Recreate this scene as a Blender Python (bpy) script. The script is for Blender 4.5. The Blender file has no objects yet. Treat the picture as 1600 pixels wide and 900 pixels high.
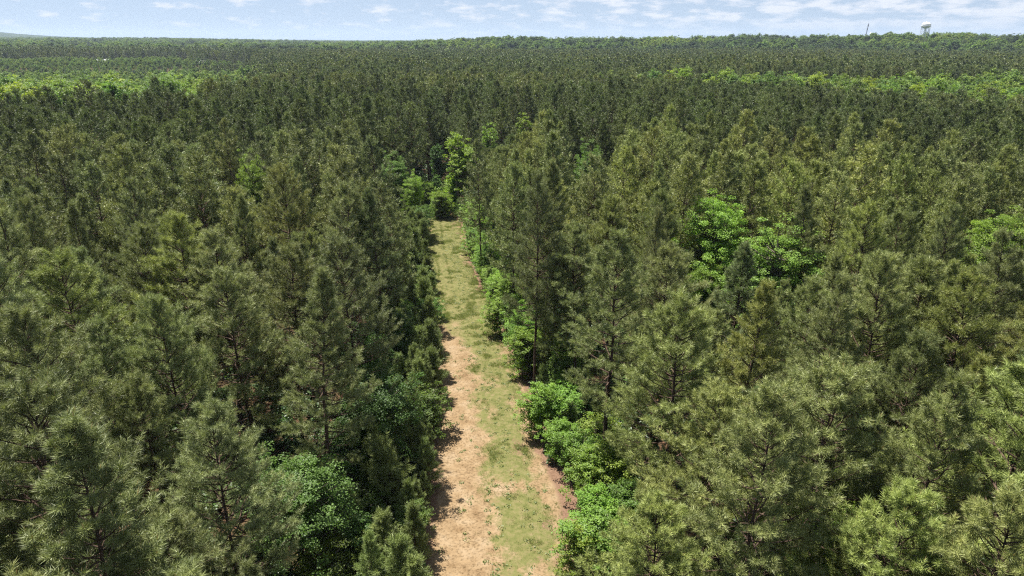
import bpy, math
import numpy as np

rng = np.random.default_rng(7)
SC = bpy.context.scene
COL = SC.collection
R = math.radians
CAM_H = 32.0
F = 1100.0
PITCH = math.atan(388 / F)
cp, sp = math.cos(PITCH), math.sin(PITCH)


# ------------------------------------------------------------------ helpers
def ray(px, py):
    a, b = (px - 800) / F, -(py - 450) / F
    return np.array([a, cp + b * sp, -sp + b * cp])


def at(px, py, z=0.0):
    d = ray(px, py)
    t = (z - CAM_H) / d[2]
    return np.array([d[0] * t, d[1] * t])


def at_dist(px, dist):
    """ground point in the compass direction of a picture column, far away"""
    d = ray(px, 62)
    h = math.hypot(d[0], d[1])
    return np.array([d[0] / h * dist, d[1] / h * dist])


def nrm(v):
    return v / np.maximum(np.linalg.norm(v, axis=-1, keepdims=True), 1e-9)


def hash2(ix, iy, s):
    n = (ix.astype(np.int64) * 374761393 + iy.astype(np.int64) * 668265263 + s * 1442695041) & 0xFFFFFFFF
    n = ((n ^ (n >> 13)) * 1274126177) & 0xFFFFFFFF
    n = (n ^ (n >> 16)) & 0xFFFFFFFF
    return n / 4294967295.0


def vnoise(x, y, s=0):
    x = np.asarray(x, float); y = np.asarray(y, float)
    ix, iy = np.floor(x), np.floor(y)
    fx, fy = x - ix, y - iy
    fx = fx * fx * (3 - 2 * fx); fy = fy * fy * (3 - 2 * fy)
    a = hash2(ix, iy, s); b = hash2(ix + 1, iy, s); c = hash2(ix, iy + 1, s); d = hash2(ix + 1, iy + 1, s)
    return (a * (1 - fx) + b * fx) * (1 - fy) + (c * (1 - fx) + d * fx) * fy


def fbm(x, y, s=0, o=3):
    t, a, n = 0, 1, 0
    for k in range(o):
        t = t + a * vnoise(x * 2 ** k, y * 2 ** k, s + k * 17); n += a; a *= .5
    return t / n


def sstep(a, b, x):
    t = np.clip((x - a) / (b - a), 0, 1)
    return t * t * (3 - 2 * t)


class MB:
    """collects polygons (all of one vertex count per block) into one mesh"""
    def __init__(s):
        s.v, s.loops, s.sizes, s.mat, s.tint, s.n = [], [], [], [], [], 0

    def add(s, v, f, mat=0, tint=0.5):
        v = np.asarray(v, np.float32).reshape(-1, 3)
        f = np.asarray(f, np.int64)
        s.v.append(v); s.loops.append((f + s.n).ravel())
        s.sizes.append(np.full(len(f), f.shape[1], np.int64))
        s.mat.append(np.full(len(f), mat, np.int32))
        s.tint.append(np.broadcast_to(np.asarray(tint, np.float32), (len(v),)))
        s.n += len(v)

    def mesh(s, name, mats, smooth=False):
        me = bpy.data.meshes.new(name)
        v = np.concatenate(s.v); l = np.concatenate(s.loops); z = np.concatenate(s.sizes)
        me.vertices.add(len(v)); me.vertices.foreach_set('co', v.ravel())
        me.loops.add(len(l)); me.loops.foreach_set('vertex_index', l.astype(np.int32))
        me.polygons.add(len(z))
        me.polygons.foreach_set('loop_start', np.concatenate([[0], np.cumsum(z)[:-1]]).astype(np.int32))
        for m in mats: me.materials.append(m)
        me.polygons.foreach_set('material_index', np.concatenate(s.mat))
        if smooth: me.polygons.foreach_set('use_smooth', np.ones(len(z), bool))
        a = me.attributes.new('tint', 'FLOAT', 'POINT')
        a.data.foreach_set('value', np.concatenate(s.tint).astype(np.float32))
        me.update(calc_edges=True)
        return me


def frames(t):
    ref = np.where(np.abs(t[..., 2:3]) > .9, np.array([1., 0, 0]), np.array([0, 0, 1.]))
    u = nrm(np.cross(t, ref)); w = np.cross(t, u)
    return u, w


def tubes(mb, P, Rd, k=4, mat=0, tint=.5, cap=False):
    """P (N,M,3) polylines, Rd (N,M) radii"""
    N, M = P.shape[:2]
    T = np.gradient(P, axis=1); T = nrm(T)
    u, w = frames(T)
    a = np.arange(k) * 2 * math.pi / k
    ring = P[:, :, None] + Rd[:, :, None, None] * (u[:, :, None] * np.cos(a)[:, None] + w[:, :, None] * np.sin(a)[:, None])
    v = ring.reshape(-1, 3)
    n, m, j = np.meshgrid(np.arange(N), np.arange(M - 1), np.arange(k), indexing='ij')
    b = (n * M + m) * k
    f = np.stack([b + j, b + (j + 1) % k, b + k + (j + 1) % k, b + k + j], -1).reshape(-1, 4)
    if np.ndim(tint) == 1: tint = np.repeat(tint, M * k)
    mb.add(v, f, mat, tint)
    if cap:
        for i in range(N):
            c = P[i, -1] + T[i, -1] * Rd[i, -1] * .4
            rr = ring[i, -1]
            mb.add(np.vstack([rr, c]), [[q, (q + 1) % k, k] for q in range(k)], mat, .5)


def lathe(mb, prof, k=24, mat=0, c=(0, 0, 0)):
    prof = np.asarray(prof, float); a = np.arange(k) * 2 * math.pi / k
    v = np.stack([prof[:, 0, None] * np.cos(a), prof[:, 0, None] * np.sin(a), np.repeat(prof[:, 1, None], k, 1)], -1) + np.array(c)
    m, j = np.meshgrid(np.arange(len(prof) - 1), np.arange(k), indexing='ij')
    f = np.stack([m * k + j, m * k + (j + 1) % k, (m + 1) * k + (j + 1) % k, (m + 1) * k + j], -1).reshape(-1, 4)
    mb.add(v.reshape(-1, 3), f, mat)


def box(mb, x0, x1, y0, y1, z0, z1, mat=0):
    v = [(x, y, z) for z in (z0, z1) for y in (y0, y1) for x in (x0, x1)]
    mb.add(v, [(0, 2, 3, 1), (4, 5, 7, 6), (0, 1, 5, 4), (1, 3, 7, 5), (3, 2, 6, 7), (2, 0, 4, 6)], mat)


def link(name, me, parent=None, loc=None):
    o = bpy.data.objects.new(name, me); COL.objects.link(o)
    if parent: o.parent = parent
    if loc is not None: o.location = loc
    return o


def tag(o, label=None, cat=None, group=None, kind=None):
    if label: o['label'] = label
    if cat: o['category'] = cat
    if group: o['group'] = group
    if kind: o['kind'] = kind
    return o


# ------------------------------------------------------------------ materials
def new_mat(name):
    m = bpy.data.materials.new(name); m.use_nodes = True
    nt = m.node_tree; nt.nodes.clear()
    return m, nt, nt.nodes, nt.links


def ramp(nd, stops):
    r = nd.new('ShaderNodeValToRGB'); e = r.color_ramp.elements
    while len(e) < len(stops): e.new(.5)
    for q, (p, c) in zip(e, stops): q.position = p; q.color = (*c, 1)
    return r


def leaf_mat(name, lo, hi, rough=.5, transl=.25, tr_col=(1.15, 1.25, .55), rnd=.35, obj_color=False, spec=.5):
    """leaf or needle: colour from a per-leaf tint, varied per plant; light passes through"""
    m, nt, nd, lk = new_mat(name)
    at_ = nd.new('ShaderNodeAttribute'); at_.attribute_name = 'tint'
    r = ramp(nd, [(0, lo), (1, hi)]); lk.new(at_.outputs['Fac'], r.inputs[0])
    oi = nd.new('ShaderNodeObjectInfo')
    mr = nd.new('ShaderNodeMapRange'); mr.inputs['To Min'].default_value = 1 - rnd; mr.inputs['To Max'].default_value = 1 + rnd
    lk.new(oi.outputs['Random'], mr.inputs['Value'])
    hs = nd.new('ShaderNodeHueSaturation')
    lk.new(r.outputs[0], hs.inputs['Color']); lk.new(mr.outputs[0], hs.inputs['Value'])
    # hue wanders a little from plant to plant
    fr = nd.new('ShaderNodeMath'); fr.operation = 'MULTIPLY'; fr.inputs[1].default_value = 7.31
    fc = nd.new('ShaderNodeMath'); fc.operation = 'FRACT'
    h2 = nd.new('ShaderNodeMapRange'); h2.inputs['To Min'].default_value = .493; h2.inputs['To Max'].default_value = .514
    lk.new(oi.outputs['Random'], fr.inputs[0]); lk.new(fr.outputs[0], fc.inputs[0]); lk.new(fc.outputs[0], h2.inputs['Value'])
    lk.new(h2.outputs[0], hs.inputs['Hue'])
    colour = hs.outputs[0]
    if obj_color:
        mx = nd.new('ShaderNodeMix'); mx.data_type = 'RGBA'; mx.blend_type = 'MULTIPLY'; mx.inputs['Factor'].default_value = 1
        lk.new(colour, mx.inputs[6]); lk.new(oi.outputs['Color'], mx.inputs[7]); colour = mx.outputs[2]
    p = nd.new('ShaderNodeBsdfPrincipled'); p.inputs['Roughness'].default_value = rough
    p.inputs['Specular IOR Level'].default_value = spec
    lk.new(colour, p.inputs['Base Color'])
    t = nd.new('ShaderNodeBsdfTranslucent')
    tm = nd.new('ShaderNodeMix'); tm.data_type = 'RGBA'; tm.blend_type = 'MULTIPLY'; tm.inputs['Factor'].default_value = 1
    tm.inputs[7].default_value = (*tr_col, 1)
    lk.new(colour, tm.inputs[6]); lk.new(tm.outputs[2], t.inputs[0])
    ms = nd.new('ShaderNodeMixShader'); ms.inputs[0].default_value = transl
    lk.new(p.outputs[0], ms.inputs[1]); lk.new(t.outputs[0], ms.inputs[2])
    o = nd.new('ShaderNodeOutputMaterial'); lk.new(ms.outputs[0], o.inputs[0])
    return m


def bark_mat(name, lo, hi, scale=6):
    m, nt, nd, lk = new_mat(name)
    tc = nd.new('ShaderNodeTexCoord'); mp = nd.new('ShaderNodeMapping'); mp.inputs['Scale'].default_value = (scale, scale, scale * .25)
    n = nd.new('ShaderNodeTexNoise'); n.inputs['Scale'].default_value = 1.5; n.inputs['Detail'].default_value = 5
    lk.new(tc.outputs['Object'], mp.inputs[0]); lk.new(mp.outputs[0], n.inputs['Vector'])
    r = ramp(nd, [(.35, lo), (.68, hi)]); lk.new(n.outputs[0], r.inputs[0])
    p = nd.new('ShaderNodeBsdfPrincipled'); p.inputs['Roughness'].default_value = .9; p.inputs['Specular IOR Level'].default_value = .2
    lk.new(r.outputs[0], p.inputs['Base Color'])
    o = nd.new('ShaderNodeOutputMaterial'); lk.new(p.outputs[0], o.inputs[0])
    return m


def flat_mat(name, c, rough=.6, metal=0, noise=.12, scale=3):
    m, nt, nd, lk = new_mat(name)
    tc = nd.new('ShaderNodeTexCoord')
    n = nd.new('ShaderNodeTexNoise'); n.inputs['Scale'].default_value = scale; n.inputs['Detail'].default_value = 4
    lk.new(tc.outputs['Object'], n.inputs['Vector'])
    r = ramp(nd, [(.3, tuple(x * (1 - noise) for x in c)), (.7, tuple(min(1, x * (1 + noise)) for x in c))]); lk.new(n.outputs[0], r.inputs[0])
    p = nd.new('ShaderNodeBsdfPrincipled'); p.inputs['Roughness'].default_value = rough; p.inputs['Metallic'].default_value = metal
    lk.new(r.outputs[0], p.inputs['Base Color'])
    o = nd.new('ShaderNodeOutputMaterial'); lk.new(p.outputs[0], o.inputs[0])
    return m


PINE_LO, PINE_HI = (.088, .113, .034), (.338, .366, .142)
M_NEEDLE = leaf_mat('pine_needles', PINE_LO, PINE_HI, .5, .22, (1.1, 1.15, .7), .16, True, .4)
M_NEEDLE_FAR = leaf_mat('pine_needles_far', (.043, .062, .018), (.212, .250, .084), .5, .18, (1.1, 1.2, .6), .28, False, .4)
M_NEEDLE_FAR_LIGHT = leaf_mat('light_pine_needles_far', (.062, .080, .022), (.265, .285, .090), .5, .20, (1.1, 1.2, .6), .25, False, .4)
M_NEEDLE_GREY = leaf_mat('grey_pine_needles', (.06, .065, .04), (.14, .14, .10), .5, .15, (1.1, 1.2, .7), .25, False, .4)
M_CANDLE = leaf_mat('pine_candle', (.30, .20, .07), (.42, .32, .15), .6, .1, (1, 1, .8), .1)
M_BARK = bark_mat('pine_bark', (.035, .024, .018), (.13, .085, .06))
M_LEAF = leaf_mat('broad_leaves', (.070, .122, .018), (.185, .268, .048), .5, .40, (1.2, 1.35, .4), .12, True, .35)
LEAF_FAR = [leaf_mat('bright_leaves_far', (.085, .140, .028), (.19, .26, .065), .75, .3, rnd=.25, spec=.2),
            leaf_mat('yellow_leaves_far', (.11, .155, .028), (.22, .27, .065), .75, .3, rnd=.2, spec=.2),
            leaf_mat('green_leaves_far', (.068, .110, .028), (.150, .210, .066), .75, .3, rnd=.28, spec=.2),
            leaf_mat('dull_leaves_far', (.040, .066, .026), (.095, .125, .056), .75, .25, rnd=.25, spec=.2)]
M_WBARK = bark_mat('hardwood_bark', (.08, .065, .05), (.24, .20, .16))
M_UNDER = leaf_mat('undergrowth_leaves', (.035, .075, .016), (.10, .18, .04), .42, .3, (1.2, 1.3, .45), .3)
M_GRASS = leaf_mat('grass_blades', (.12, .15, .035), (.25, .26, .08), .5, .3, (1.1, 1.2, .5), .1)


# ------------------------------------------------------------------ plants
def brush(mb, p, a, K, L, w, slen, tint, r, mat=0):
    """bottle-brush shoots of needles: p, a (N,3)"""
    N = len(p)
    u, v = frames(a)
    s = r.random((N, K)); ph = r.random((N, K)) * 2 * math.pi
    th = np.radians(78 - 55 * s + r.normal(0, 9, (N, K)))
    d = a[:, None] * np.cos(th)[..., None] + (u[:, None] * np.cos(ph)[..., None] + v[:, None] * np.sin(ph)[..., None]) * np.sin(th)[..., None]
    d[..., 2] -= .12; d = nrm(d)
    root = p[:, None] + a[:, None] * (slen[:, None] * s)[..., None]
    ln = L * r.uniform(.75, 1.15, (N, K))
    tip = root + d * ln[..., None]
    wd = nrm(np.cross(d, r.normal(size=(N, K, 3)))) * (w * .5)
    mid = root + d * (ln * .35)[..., None]
    V = np.stack([root * .6 + mid * .4 - wd, root * .6 + mid * .4 + wd, tip], 2).reshape(-1, 3)
    f = np.arange(len(V)).reshape(-1, 3)
    tt = np.clip(tint[:, None] + r.normal(0, .10, (N, K)), 0, 1)
    mb.add(V, f, mat, np.repeat(tt.ravel(), 3))


def pine_skeleton(r, H, cb, Rm, shape, wstep, twig_step=.30, tipup=.5, dens=1.0):
    """returns trunk polyline, branch polylines, twig polylines, shoots (pos, dir, height share)"""
    zb = cb * H
    lean = r.normal(0, .012 * H, 2)
    def axis(z):
        t = z / H
        return np.stack([lean[0] * t ** 2 + .05 * np.sin(z * .7), lean[1] * t ** 2 + .05 * np.cos(z * .55), z], -1)
    zs = np.linspace(0, H, 14)
    trunk = axis(zs)
    br, brr, tw, twr, sh_p, sh_d, sh_t = [], [], [], [], [], [], []
    z = zb; az = r.random() * 6.28
    while z < H - .25:
        t = (z - zb) / (H - zb)
        n = r.integers(3, 6) if t < .85 else r.integers(3, 5)
        if t < .25: n = max(2, n - 1)
        for i in range(n):
            az_i = az + i * 2 * math.pi / n + r.normal(0, .25)
            prof = (min(1, .62 + 1.5 * t) if t < .3 else 1.0) * (1 - t) ** shape + .06
            L = Rm * prof * r.uniform(.68, 1.12)
            if r.random() < .07 * (1 - t): L *= 1.25
            el = R(-8 + 62 * t ** .9 + r.normal(0, 7))
            hd = np.array([math.cos(az_i), math.sin(az_i), 0])
            d0 = hd * math.cos(el) + np.array([0, 0, math.sin(el)])
            p0 = axis(np.array(z + r.uniform(-.15, .15)))
            s = np.linspace(0, 1, 5)
            sag = -.10 * (1 - t)
            P = p0 + d0 * (L * s)[:, None]
            P[:, 2] += L * (sag * np.sin(s * math.pi) + .28 * tipup * s ** 2.2)
            P[1:4] += r.normal(0, .02 * L, (3, 3))
            br.append(P); brr.append(np.linspace(.016 + .012 * L, .008, 5))
            # twigs
            m = max(2, int(L * dens / twig_step))
            s0 = .34 if L > 1.2 else .12
            for q in range(m):
                sq = s0 + (1 - s0) * (q + r.random()) / m
                k = min(3, int(sq * 4)); fr = sq * 4 - k
                b = P[k] * (1 - fr) + P[k + 1] * fr
                td = nrm(P[k + 1] - P[k])
                side = 1 if q % 2 else -1
                lat = np.cross(td, [0, 0, 1.]) * side
                d = nrm(td * r.uniform(.55, 1) + lat * r.uniform(.35, .95) + np.array([0, 0, r.uniform(.0, .45) + .35 * t]) + r.normal(0, .12, 3))
                l2 = min(1.15, max(.16, L * (.18 + .30 * (1 - sq)))) * r.uniform(.6, 1.2)
                e = b + d * l2 + np.array([0, 0, .14 * l2])
                tw.append(np.stack([b, e])); twr.append([.009, .005])
                ns = max(2, int(l2 / .23))
                for j in range(ns):
                    c = .35 + .65 * (j + 1) / ns
                    pos = b + (e - b) * c
                    dd = d * .8 + np.array([0, 0, .45]) + r.normal(0, .42 if j < ns - 1 else .16, 3)
                    sh_p.append(pos - d * .05); sh_d.append(dd); sh_t.append(t)
            # branch tip
            for j in range(2):
                sh_p.append(P[-1] - j * .12 * d0); sh_d.append(d0 + np.array([0, 0, .5]) + r.normal(0, .2, 3)); sh_t.append(t)
        az += 1.1 + r.random()
        z += wstep * r.uniform(.75, 1.25) * (1.0 - .35 * t)
    for j in range(5):
        sh_p.append(axis(np.array(H - .12 * j))); sh_d.append(np.array([0, 0, 1.]) + r.normal(0, .25, 3)); sh_t.append(1)
    return (trunk, np.array(br), np.array(brr), np.array(tw), np.array(twr), np.array(sh_p), nrm(np.array(sh_d)), np.array(sh_t))


def pine_meshes(name, seed, H, cb, Rm, shape=.8, wstep=.55, lod=0, sapling=False, mats=None, joined=False, dens=1.0, dead=True):
    r = np.random.default_rng(seed)
    trunk, br, brr, tw, twr, p, d, t = pine_skeleton(r, H, cb, Rm, shape, wstep, dens=dens, twig_step=.36 if not sapling else .22)
    needle, bark, candle = mats or (M_NEEDLE, M_BARK, M_CANDLE)
    K, L, w, keep = {0: (46, .265, .022, 1.0), 1: (16, .33, .062, .9), 2: (9, .50, .15, .36), 3: (7, .9, .42, .08)}[lod]
    if sapling: L *= .8; K = int(K * .9)
    sel = r.random(len(p)) < keep
    sel[-5:] = True
    p, d, t = p[sel], d[sel], t[sel]
    mb = MB()
    slen = r.uniform(.20, .42, len(p)) * (1 if lod < 2 else 1.6)
    tint = np.clip(r.normal(.42, .22, len(p)) + .12 * t, 0, 1)
    brush(mb, p, d, K, L, w, slen, tint, r)
    if not sapling and lod < 3:
        c = (t > .45) & (r.random(len(p)) < (.14 if lod == 0 else .05))
        a = nrm(d[c] * .5 + np.array([0, 0, .9])); q = p[c] + d[c] * slen[c][:, None]
        n = len(q); ln = r.uniform(.12, .30, n) * (1 if lod < 2 else 1.5)
        P = np.stack([q, q + a * (ln * .6)[:, None], q + a * ln[:, None]], 1)
        wd = .011 if lod == 0 else .018 if lod == 1 else .04
        tubes(mb, P, np.tile([wd, wd, .003], (n, 1)), 3, 1, r.random(n).astype(np.float32))
    wb = mb if joined else MB()
    wm = 2 if joined else 0
    r0 = .0072 * H + .03
    zz = trunk[:, 2] / H
    tr = r0 * (1 - .93 * zz ** .9) * np.where(zz < .02, 1.25, 1)
    tubes(wb, trunk[None], tr[None], 8 if lod < 2 else 4, wm)
    if lod < 2:
        tubes(wb, br, brr, 4 if lod == 0 else 3, wm)
        if lod == 0: tubes(wb, tw, twr, 3, wm)
        if dead and not sapling and cb > .2:  # short dead stubs under the live crown
            n = 16
            z = r.uniform(.12 * H, cb * H + .6, n); az = r.random(n) * 6.28
            ln = r.uniform(.4, 1.8, n)
            dv = np.stack([np.cos(az), np.sin(az), r.uniform(-.35, .15, n)], -1)
            b = np.stack([0 * z, 0 * z, z], -1)
            P = np.stack([b, b + dv * (ln * .5)[:, None], b + dv * ln[:, None] - np.array([0, 0, .12])], 1)
            tubes(wb, P, np.tile([.022, .014, .006], (n, 1)), 3, wm)
    elif lod == 2:
        tubes(wb, br[::2], brr[::2] * 1.6, 3, wm)
    if joined:
        return mb.mesh(name, [needle, candle, bark])
    return mb.mesh(name + '_crown', [needle, candle]), wb.mesh(name + '_trunk', [bark], True)


def leaves(mb, p, n, size, tint, r, mat=0):
    """folded pointed leaves at p facing n"""
    N = len(p)
    a = nrm(np.cross(n, r.normal(size=(N, 3)))); b = np.cross(n, a)
    s = (size * r.uniform(.7, 1.3, N))[:, None]
    v = np.stack([p - a * s * .5, p - b * s * .36 + n * s * .10 + a * s * .05, p + a * s * .55 - n * s * .08, p + b * s * .36 + n * s * .10 + a * s * .05], 1).reshape(-1, 3)
    i = np.arange(N)[:, None] * 4
    f = np.concatenate([i + np.array([[0, 1, 2]]), i + np.array([[0, 2, 3]])], 0)
    mb.add(v, f, mat, np.repeat(tint, 4))


def broad_meshes(name, seed, H, Rx, cb, n_clump, n_leaf, size, clump_r, mats=None, joined=False, stems=1, limb=True, lobes=7, loose=.06):
    """broadleaf tree or shrub: limbs running out to uneven clumps of leaves"""
    r = np.random.default_rng(seed)
    leafm, bark = mats or (M_LEAF, M_WBARK)
    zc, hz = (cb + 1) / 2 * H, (1 - cb) / 2 * H
    # the crown is a union of a few lobes
    lc, lr = [], []
    for i in range(lobes):
        a = r.random() * 6.28; q = r.uniform(.2, .62)
        zz = r.uniform(-.55, .62)
        lc.append([math.cos(a) * q * Rx * math.sqrt(1 - zz * zz), math.sin(a) * q * Rx * math.sqrt(1 - zz * zz), zc + zz * hz]); lr.append(r.uniform(.28, .52))
    lc.append([0, 0, zc + .35 * hz]); lr.append(.55)
    lc, lr = np.array(lc), np.array(lr)
    w = lr ** 2 / (lr ** 2).sum()
    k = r.choice(len(lr), n_clump, p=w)
    dv = nrm(r.normal(size=(n_clump, 3)) + np.array([0, 0, .35]))
    rad = r.uniform(.55, 1.05, n_clump) ** .6
    c = lc[k] + dv * (rad * lr[k])[:, None] * np.array([Rx, Rx, hz * 1.05])
    c = c + r.normal(0, loose, c.shape) * np.array([Rx, Rx, hz])
    c = c[c[:, 2] > max(.15, cb * H * .6)]
    c[:, 2] = np.minimum(c[:, 2], H * 1.02)
    n_clump = len(c)
    mb = MB()
    out = nrm(c - np.array([0, 0, zc - .3 * hz]))
    q = r.normal(size=(n_clump, n_leaf, 3)); q = nrm(q) * (r.random((n_clump, n_leaf, 1)) ** .4)
    cr = clump_r * r.uniform(.6, 1.35, n_clump)
    q = q * cr[:, None, None] * np.array([1, 1, .55])
    p = (c[:, None] + q).reshape(-1, 3)
    nn = nrm(np.repeat(out, n_leaf, 0) * .55 + np.array([0, 0, .75]) + r.normal(0, .42, p.shape))
    tint = np.clip(np.repeat(r.normal(.45, .14, n_clump), n_leaf) + r.normal(0, .14, len(p)), 0, 1)
    leaves(mb, p, nn, size, tint, r)
    wb = mb if joined else MB(); wm = 1 if joined else 0
    r0 = .012 * H + .02
    top = zc + hz * .45
    for s in range(stems):
        off = r.normal(0, .14 * (stems > 1), 2)
        z = np.linspace(0, top, 7)
        tp = np.stack([off[0] + .02 * H * np.sin(z * .5 + s) + off[0] * 3 * z / H, off[1] + .02 * H * np.cos(z * .43 + s) - .02 * H + off[1] * 3 * z / H, z], -1)
        tubes(wb, tp[None], np.linspace(r0, r0 * .25, 7)[None] / (1 if stems == 1 else 1.7), 6, wm)
    if limb:
        m = min(n_clump, 140 if not joined else 14)
        idx = r.choice(n_clump, m, replace=False)
        e = c[idx]
        zb = np.clip(e[:, 2] - np.hypot(e[:, 0], e[:, 1]) * r.uniform(.4, .9, m), .18 * H if stems == 1 else .05, top)
        b = np.stack([0 * zb, 0 * zb, zb], -1)
        mid = b * .45 + e * .55 + np.stack([0 * zb, 0 * zb, -.10 * np.linalg.norm(e - b, axis=1)], -1) + r.normal(0, .05, e.shape)
        tubes(wb, np.stack([b, mid, e], 1), np.stack([.004 * H + .02 + 0 * zb, .003 * H + .008 + 0 * zb, .006 + 0 * zb], 1), 4, wm)
    if joined:
        return mb.mesh(name, [leafm, bark])
    return mb.mesh(name + '_crown', [leafm]), wb.mesh(name + '_trunk', [bark], True)


# ------------------------------------------------------------------ the lie of the land
def terrain(x, y):
    x = np.asarray(x, float); y = np.asarray(y, float)
    d = np.hypot(x, y); az = np.arctan2(x, np.maximum(y, 1e-6))
    und = (fbm(x / 160, y / 160, 3) - .5) * 5 * sstep(140, 420, d)
    left = sstep(-.22, -.45, az)
    right = sstep(.12, .5, az)
    val = -7.5 * left * sstep(240, 480, d) * sstep(840, 720, d) + 4 * left * sstep(720, 900, d)
    val = val - 2.5 * right * sstep(150, 220, d) * sstep(420, 330, d)
    rise = (10.6 + 4.6 * right) * sstep(900, 1280, d) * (1 - .5 * sstep(1350, 1900, d)) * (1 - left) * (.35 + .65 * sstep(-.22, -.02, az)) + 11 * left * sstep(1400, 3200, d)
    roll = (fbm(x / 260 + 5, y / 260, 11) - .5) * 11 * sstep(950, 1250, d) + (fbm(x / 900 + 5, y / 900, 13) - .5) * 10 * sstep(1800, 2600, d)
    far = (fbm(x / 2600, y / 2600 + 3, 23) - .45) * 36 * sstep(3200, 6500, d) * (.35 + .65 * left)
    hill = 62 * np.exp(-((az + .66) / .10) ** 2) * sstep(4200, 6200, d) * sstep(9800, 7400, d)
    return und + val + rise + roll + far + hill


# track edges: (left, right) read at the ground
EDGE = [(940, 676, 908), (900, 678, 897), (800, 688, 868), (700, 690, 836), (600, 693, 812), (550, 692, 792), (500, 686, 770), (450, 680, 746),
        (400, 672, 728), (370, 668, 722), (345, 668, 716)]
EL = np.array([at(l, y) for y, l, r_ in EDGE]); ER = np.array([at(r_, y) for y, l, r_ in EDGE])
FARL = [(-16, 160), (-18, 190), (-16, 225), (-9, 270), (-1, 330)]      # the ride goes on beyond the bend, narrower
FARR = [(-12.5, 160), (-15, 190), (-13, 225), (-6.5, 270), (1, 330)]
back = [np.array([EL[0] + (EL[0] - EL[2]) * 1.5]), np.array([ER[0] + (ER[0] - ER[2]) * 1.5])]
EL = np.vstack([back[0], EL, FARL]); ER = np.vstack([back[1], ER, FARR])


def edge_x(E, y): return np.interp(y, E[:, 1], E[:, 0])


def track_off(x, y):
    """signed distance outside the track: negative left, positive right, 0 on it"""
    l, r_ = edge_x(EL, y), edge_x(ER, y)
    return np.where(x < l, x - l, np.where(x > r_, x - r_, 0))


def in_view(x, y, z, m=0.0):
    zz = y * cp - (z - CAM_H) * sp
    px = 800 + F * x / np.maximum(zz, .1); py = 450 - F * ((z - CAM_H) * cp + y * sp) / np.maximum(zz, .1)
    return (zz > 1) & (px > -m) & (px < 1600 + m) & (py > -m) & (py < 900 + m)


# ------------------------------------------------------------------ sources
print('sources')
PV = [dict(H=19.0, cb=.36, Rm=3.9, shape=.72, wstep=.56, word='broad full-crowned'),
      dict(H=19.5, cb=.33, Rm=3.2, shape=.85, wstep=.54, word='narrow pointed'),
      dict(H=18.5, cb=.40, Rm=3.8, shape=.55, wstep=.62, word='round-topped'),
      dict(H=20.0, cb=.34, Rm=3.7, shape=.75, wstep=.72, word='open airy'),
      dict(H=18.0, cb=.34, Rm=4.1, shape=.70, wstep=.52, word='dense bushy')]
P0 = [pine_meshes('pine_near', 100 + i, v['H'], v['cb'], v['Rm'], v['shape'], v['wstep'] * .93, 0, dens=1.15) for i, v in enumerate(PV)]
P1 = [pine_meshes('pine_mid', 200 + i, v['H'], v['cb'], v['Rm'], v['shape'], v['wstep'], 1) for i, v in enumerate(PV)]
farm = (M_NEEDLE_FAR, M_BARK, M_CANDLE)
P1J = [pine_meshes('stand_pine_mid', 250 + i, v['H'], v['cb'], v['Rm'], v['shape'], v['wstep'] * 1.1, 1, mats=farm, joined=True) for i, v in enumerate(PV[:4])]
farm2 = (M_NEEDLE_FAR_LIGHT, M_BARK, M_CANDLE)
P2J = [pine_meshes('stand_pine', 300 + i, v['H'], v['cb'], v['Rm'], v['shape'], v['wstep'], 2, mats=farm, joined=True) for i, v in enumerate(PV)]
P3J = [pine_meshes('stand_pine_far', 400 + i, v['H'], v['cb'] - .1, v['Rm'] * 1.1, v['shape'], v['wstep'], 3, mats=farm, joined=True) for i, v in enumerate(PV[:4])]
P2L = [pine_meshes('light_stand_pine', 320 + i, v['H'], v['cb'], v['Rm'] * 1.05, v['shape'], v['wstep'], 2, mats=farm2, joined=True) for i, v in enumerate(PV)]
P3L = [pine_meshes('light_stand_pine_far', 420 + i, v['H'], v['cb'] - .1, v['Rm'] * 1.1, v['shape'], v['wstep'], 3, mats=farm2, joined=True) for i, v in enumerate(PV[:4])]
P3G = [pine_meshes('grey_pine_far', 450, 18, .3, 2.6, .8, .6, 3, mats=(M_NEEDLE_GREY, M_BARK, M_CANDLE), joined=True)]
SAP = [pine_meshes('sapling', 500, 5.0, .10, 1.05, .75, .32, 0, sapling=True, dens=.9),
       pine_meshes('sapling', 501, 6.0, .14, 1.2, .85, .36, 0, sapling=True, dens=.9),
       pine_meshes('sapling', 502, 4.0, .06, .95, .70, .28, 0, sapling=True, dens=.9)]
B0 = [broad_meshes('broad_near', 600, 16, 4.2, .30, 420, 80, .13, .58, lobes=10, loose=.12),
      broad_meshes('broad_near', 601, 15, 3.6, .25, 380, 80, .13, .56, lobes=10, loose=.13),
      broad_meshes('oak_near', 602, 9.0, 4.3, .12, 420, 80, .13, .55, lobes=11, loose=.12)]
SHR = [broad_meshes('shrub_near', 700, 4.5, 1.9, .04, 210, 48, .105, .30, stems=4, lobes=11, loose=.17),
       broad_meshes('shrub_near', 701, 3.2, 1.8, .03, 180, 48, .10, .28, stems=4, lobes=10, loose=.18),
       broad_meshes('shrub_near', 702, 6.2, 1.9, .08, 270, 48, .11, .32, stems=3, lobes=13, loose=.15)]
B1 = [broad_meshes('broad_mid', 800 + i, 15.5, 3.9, .22, 260, 34, .28, .62, loose=.09) for i in range(3)]
B2 = [[broad_meshes('far_broad', 900 + 10 * t + i, 16, 4.6, .2, 90, 9, .85, 1.0, mats=(LEAF_FAR[t], M_WBARK), joined=True) for i in range(2)] for t in range(4)]
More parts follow.
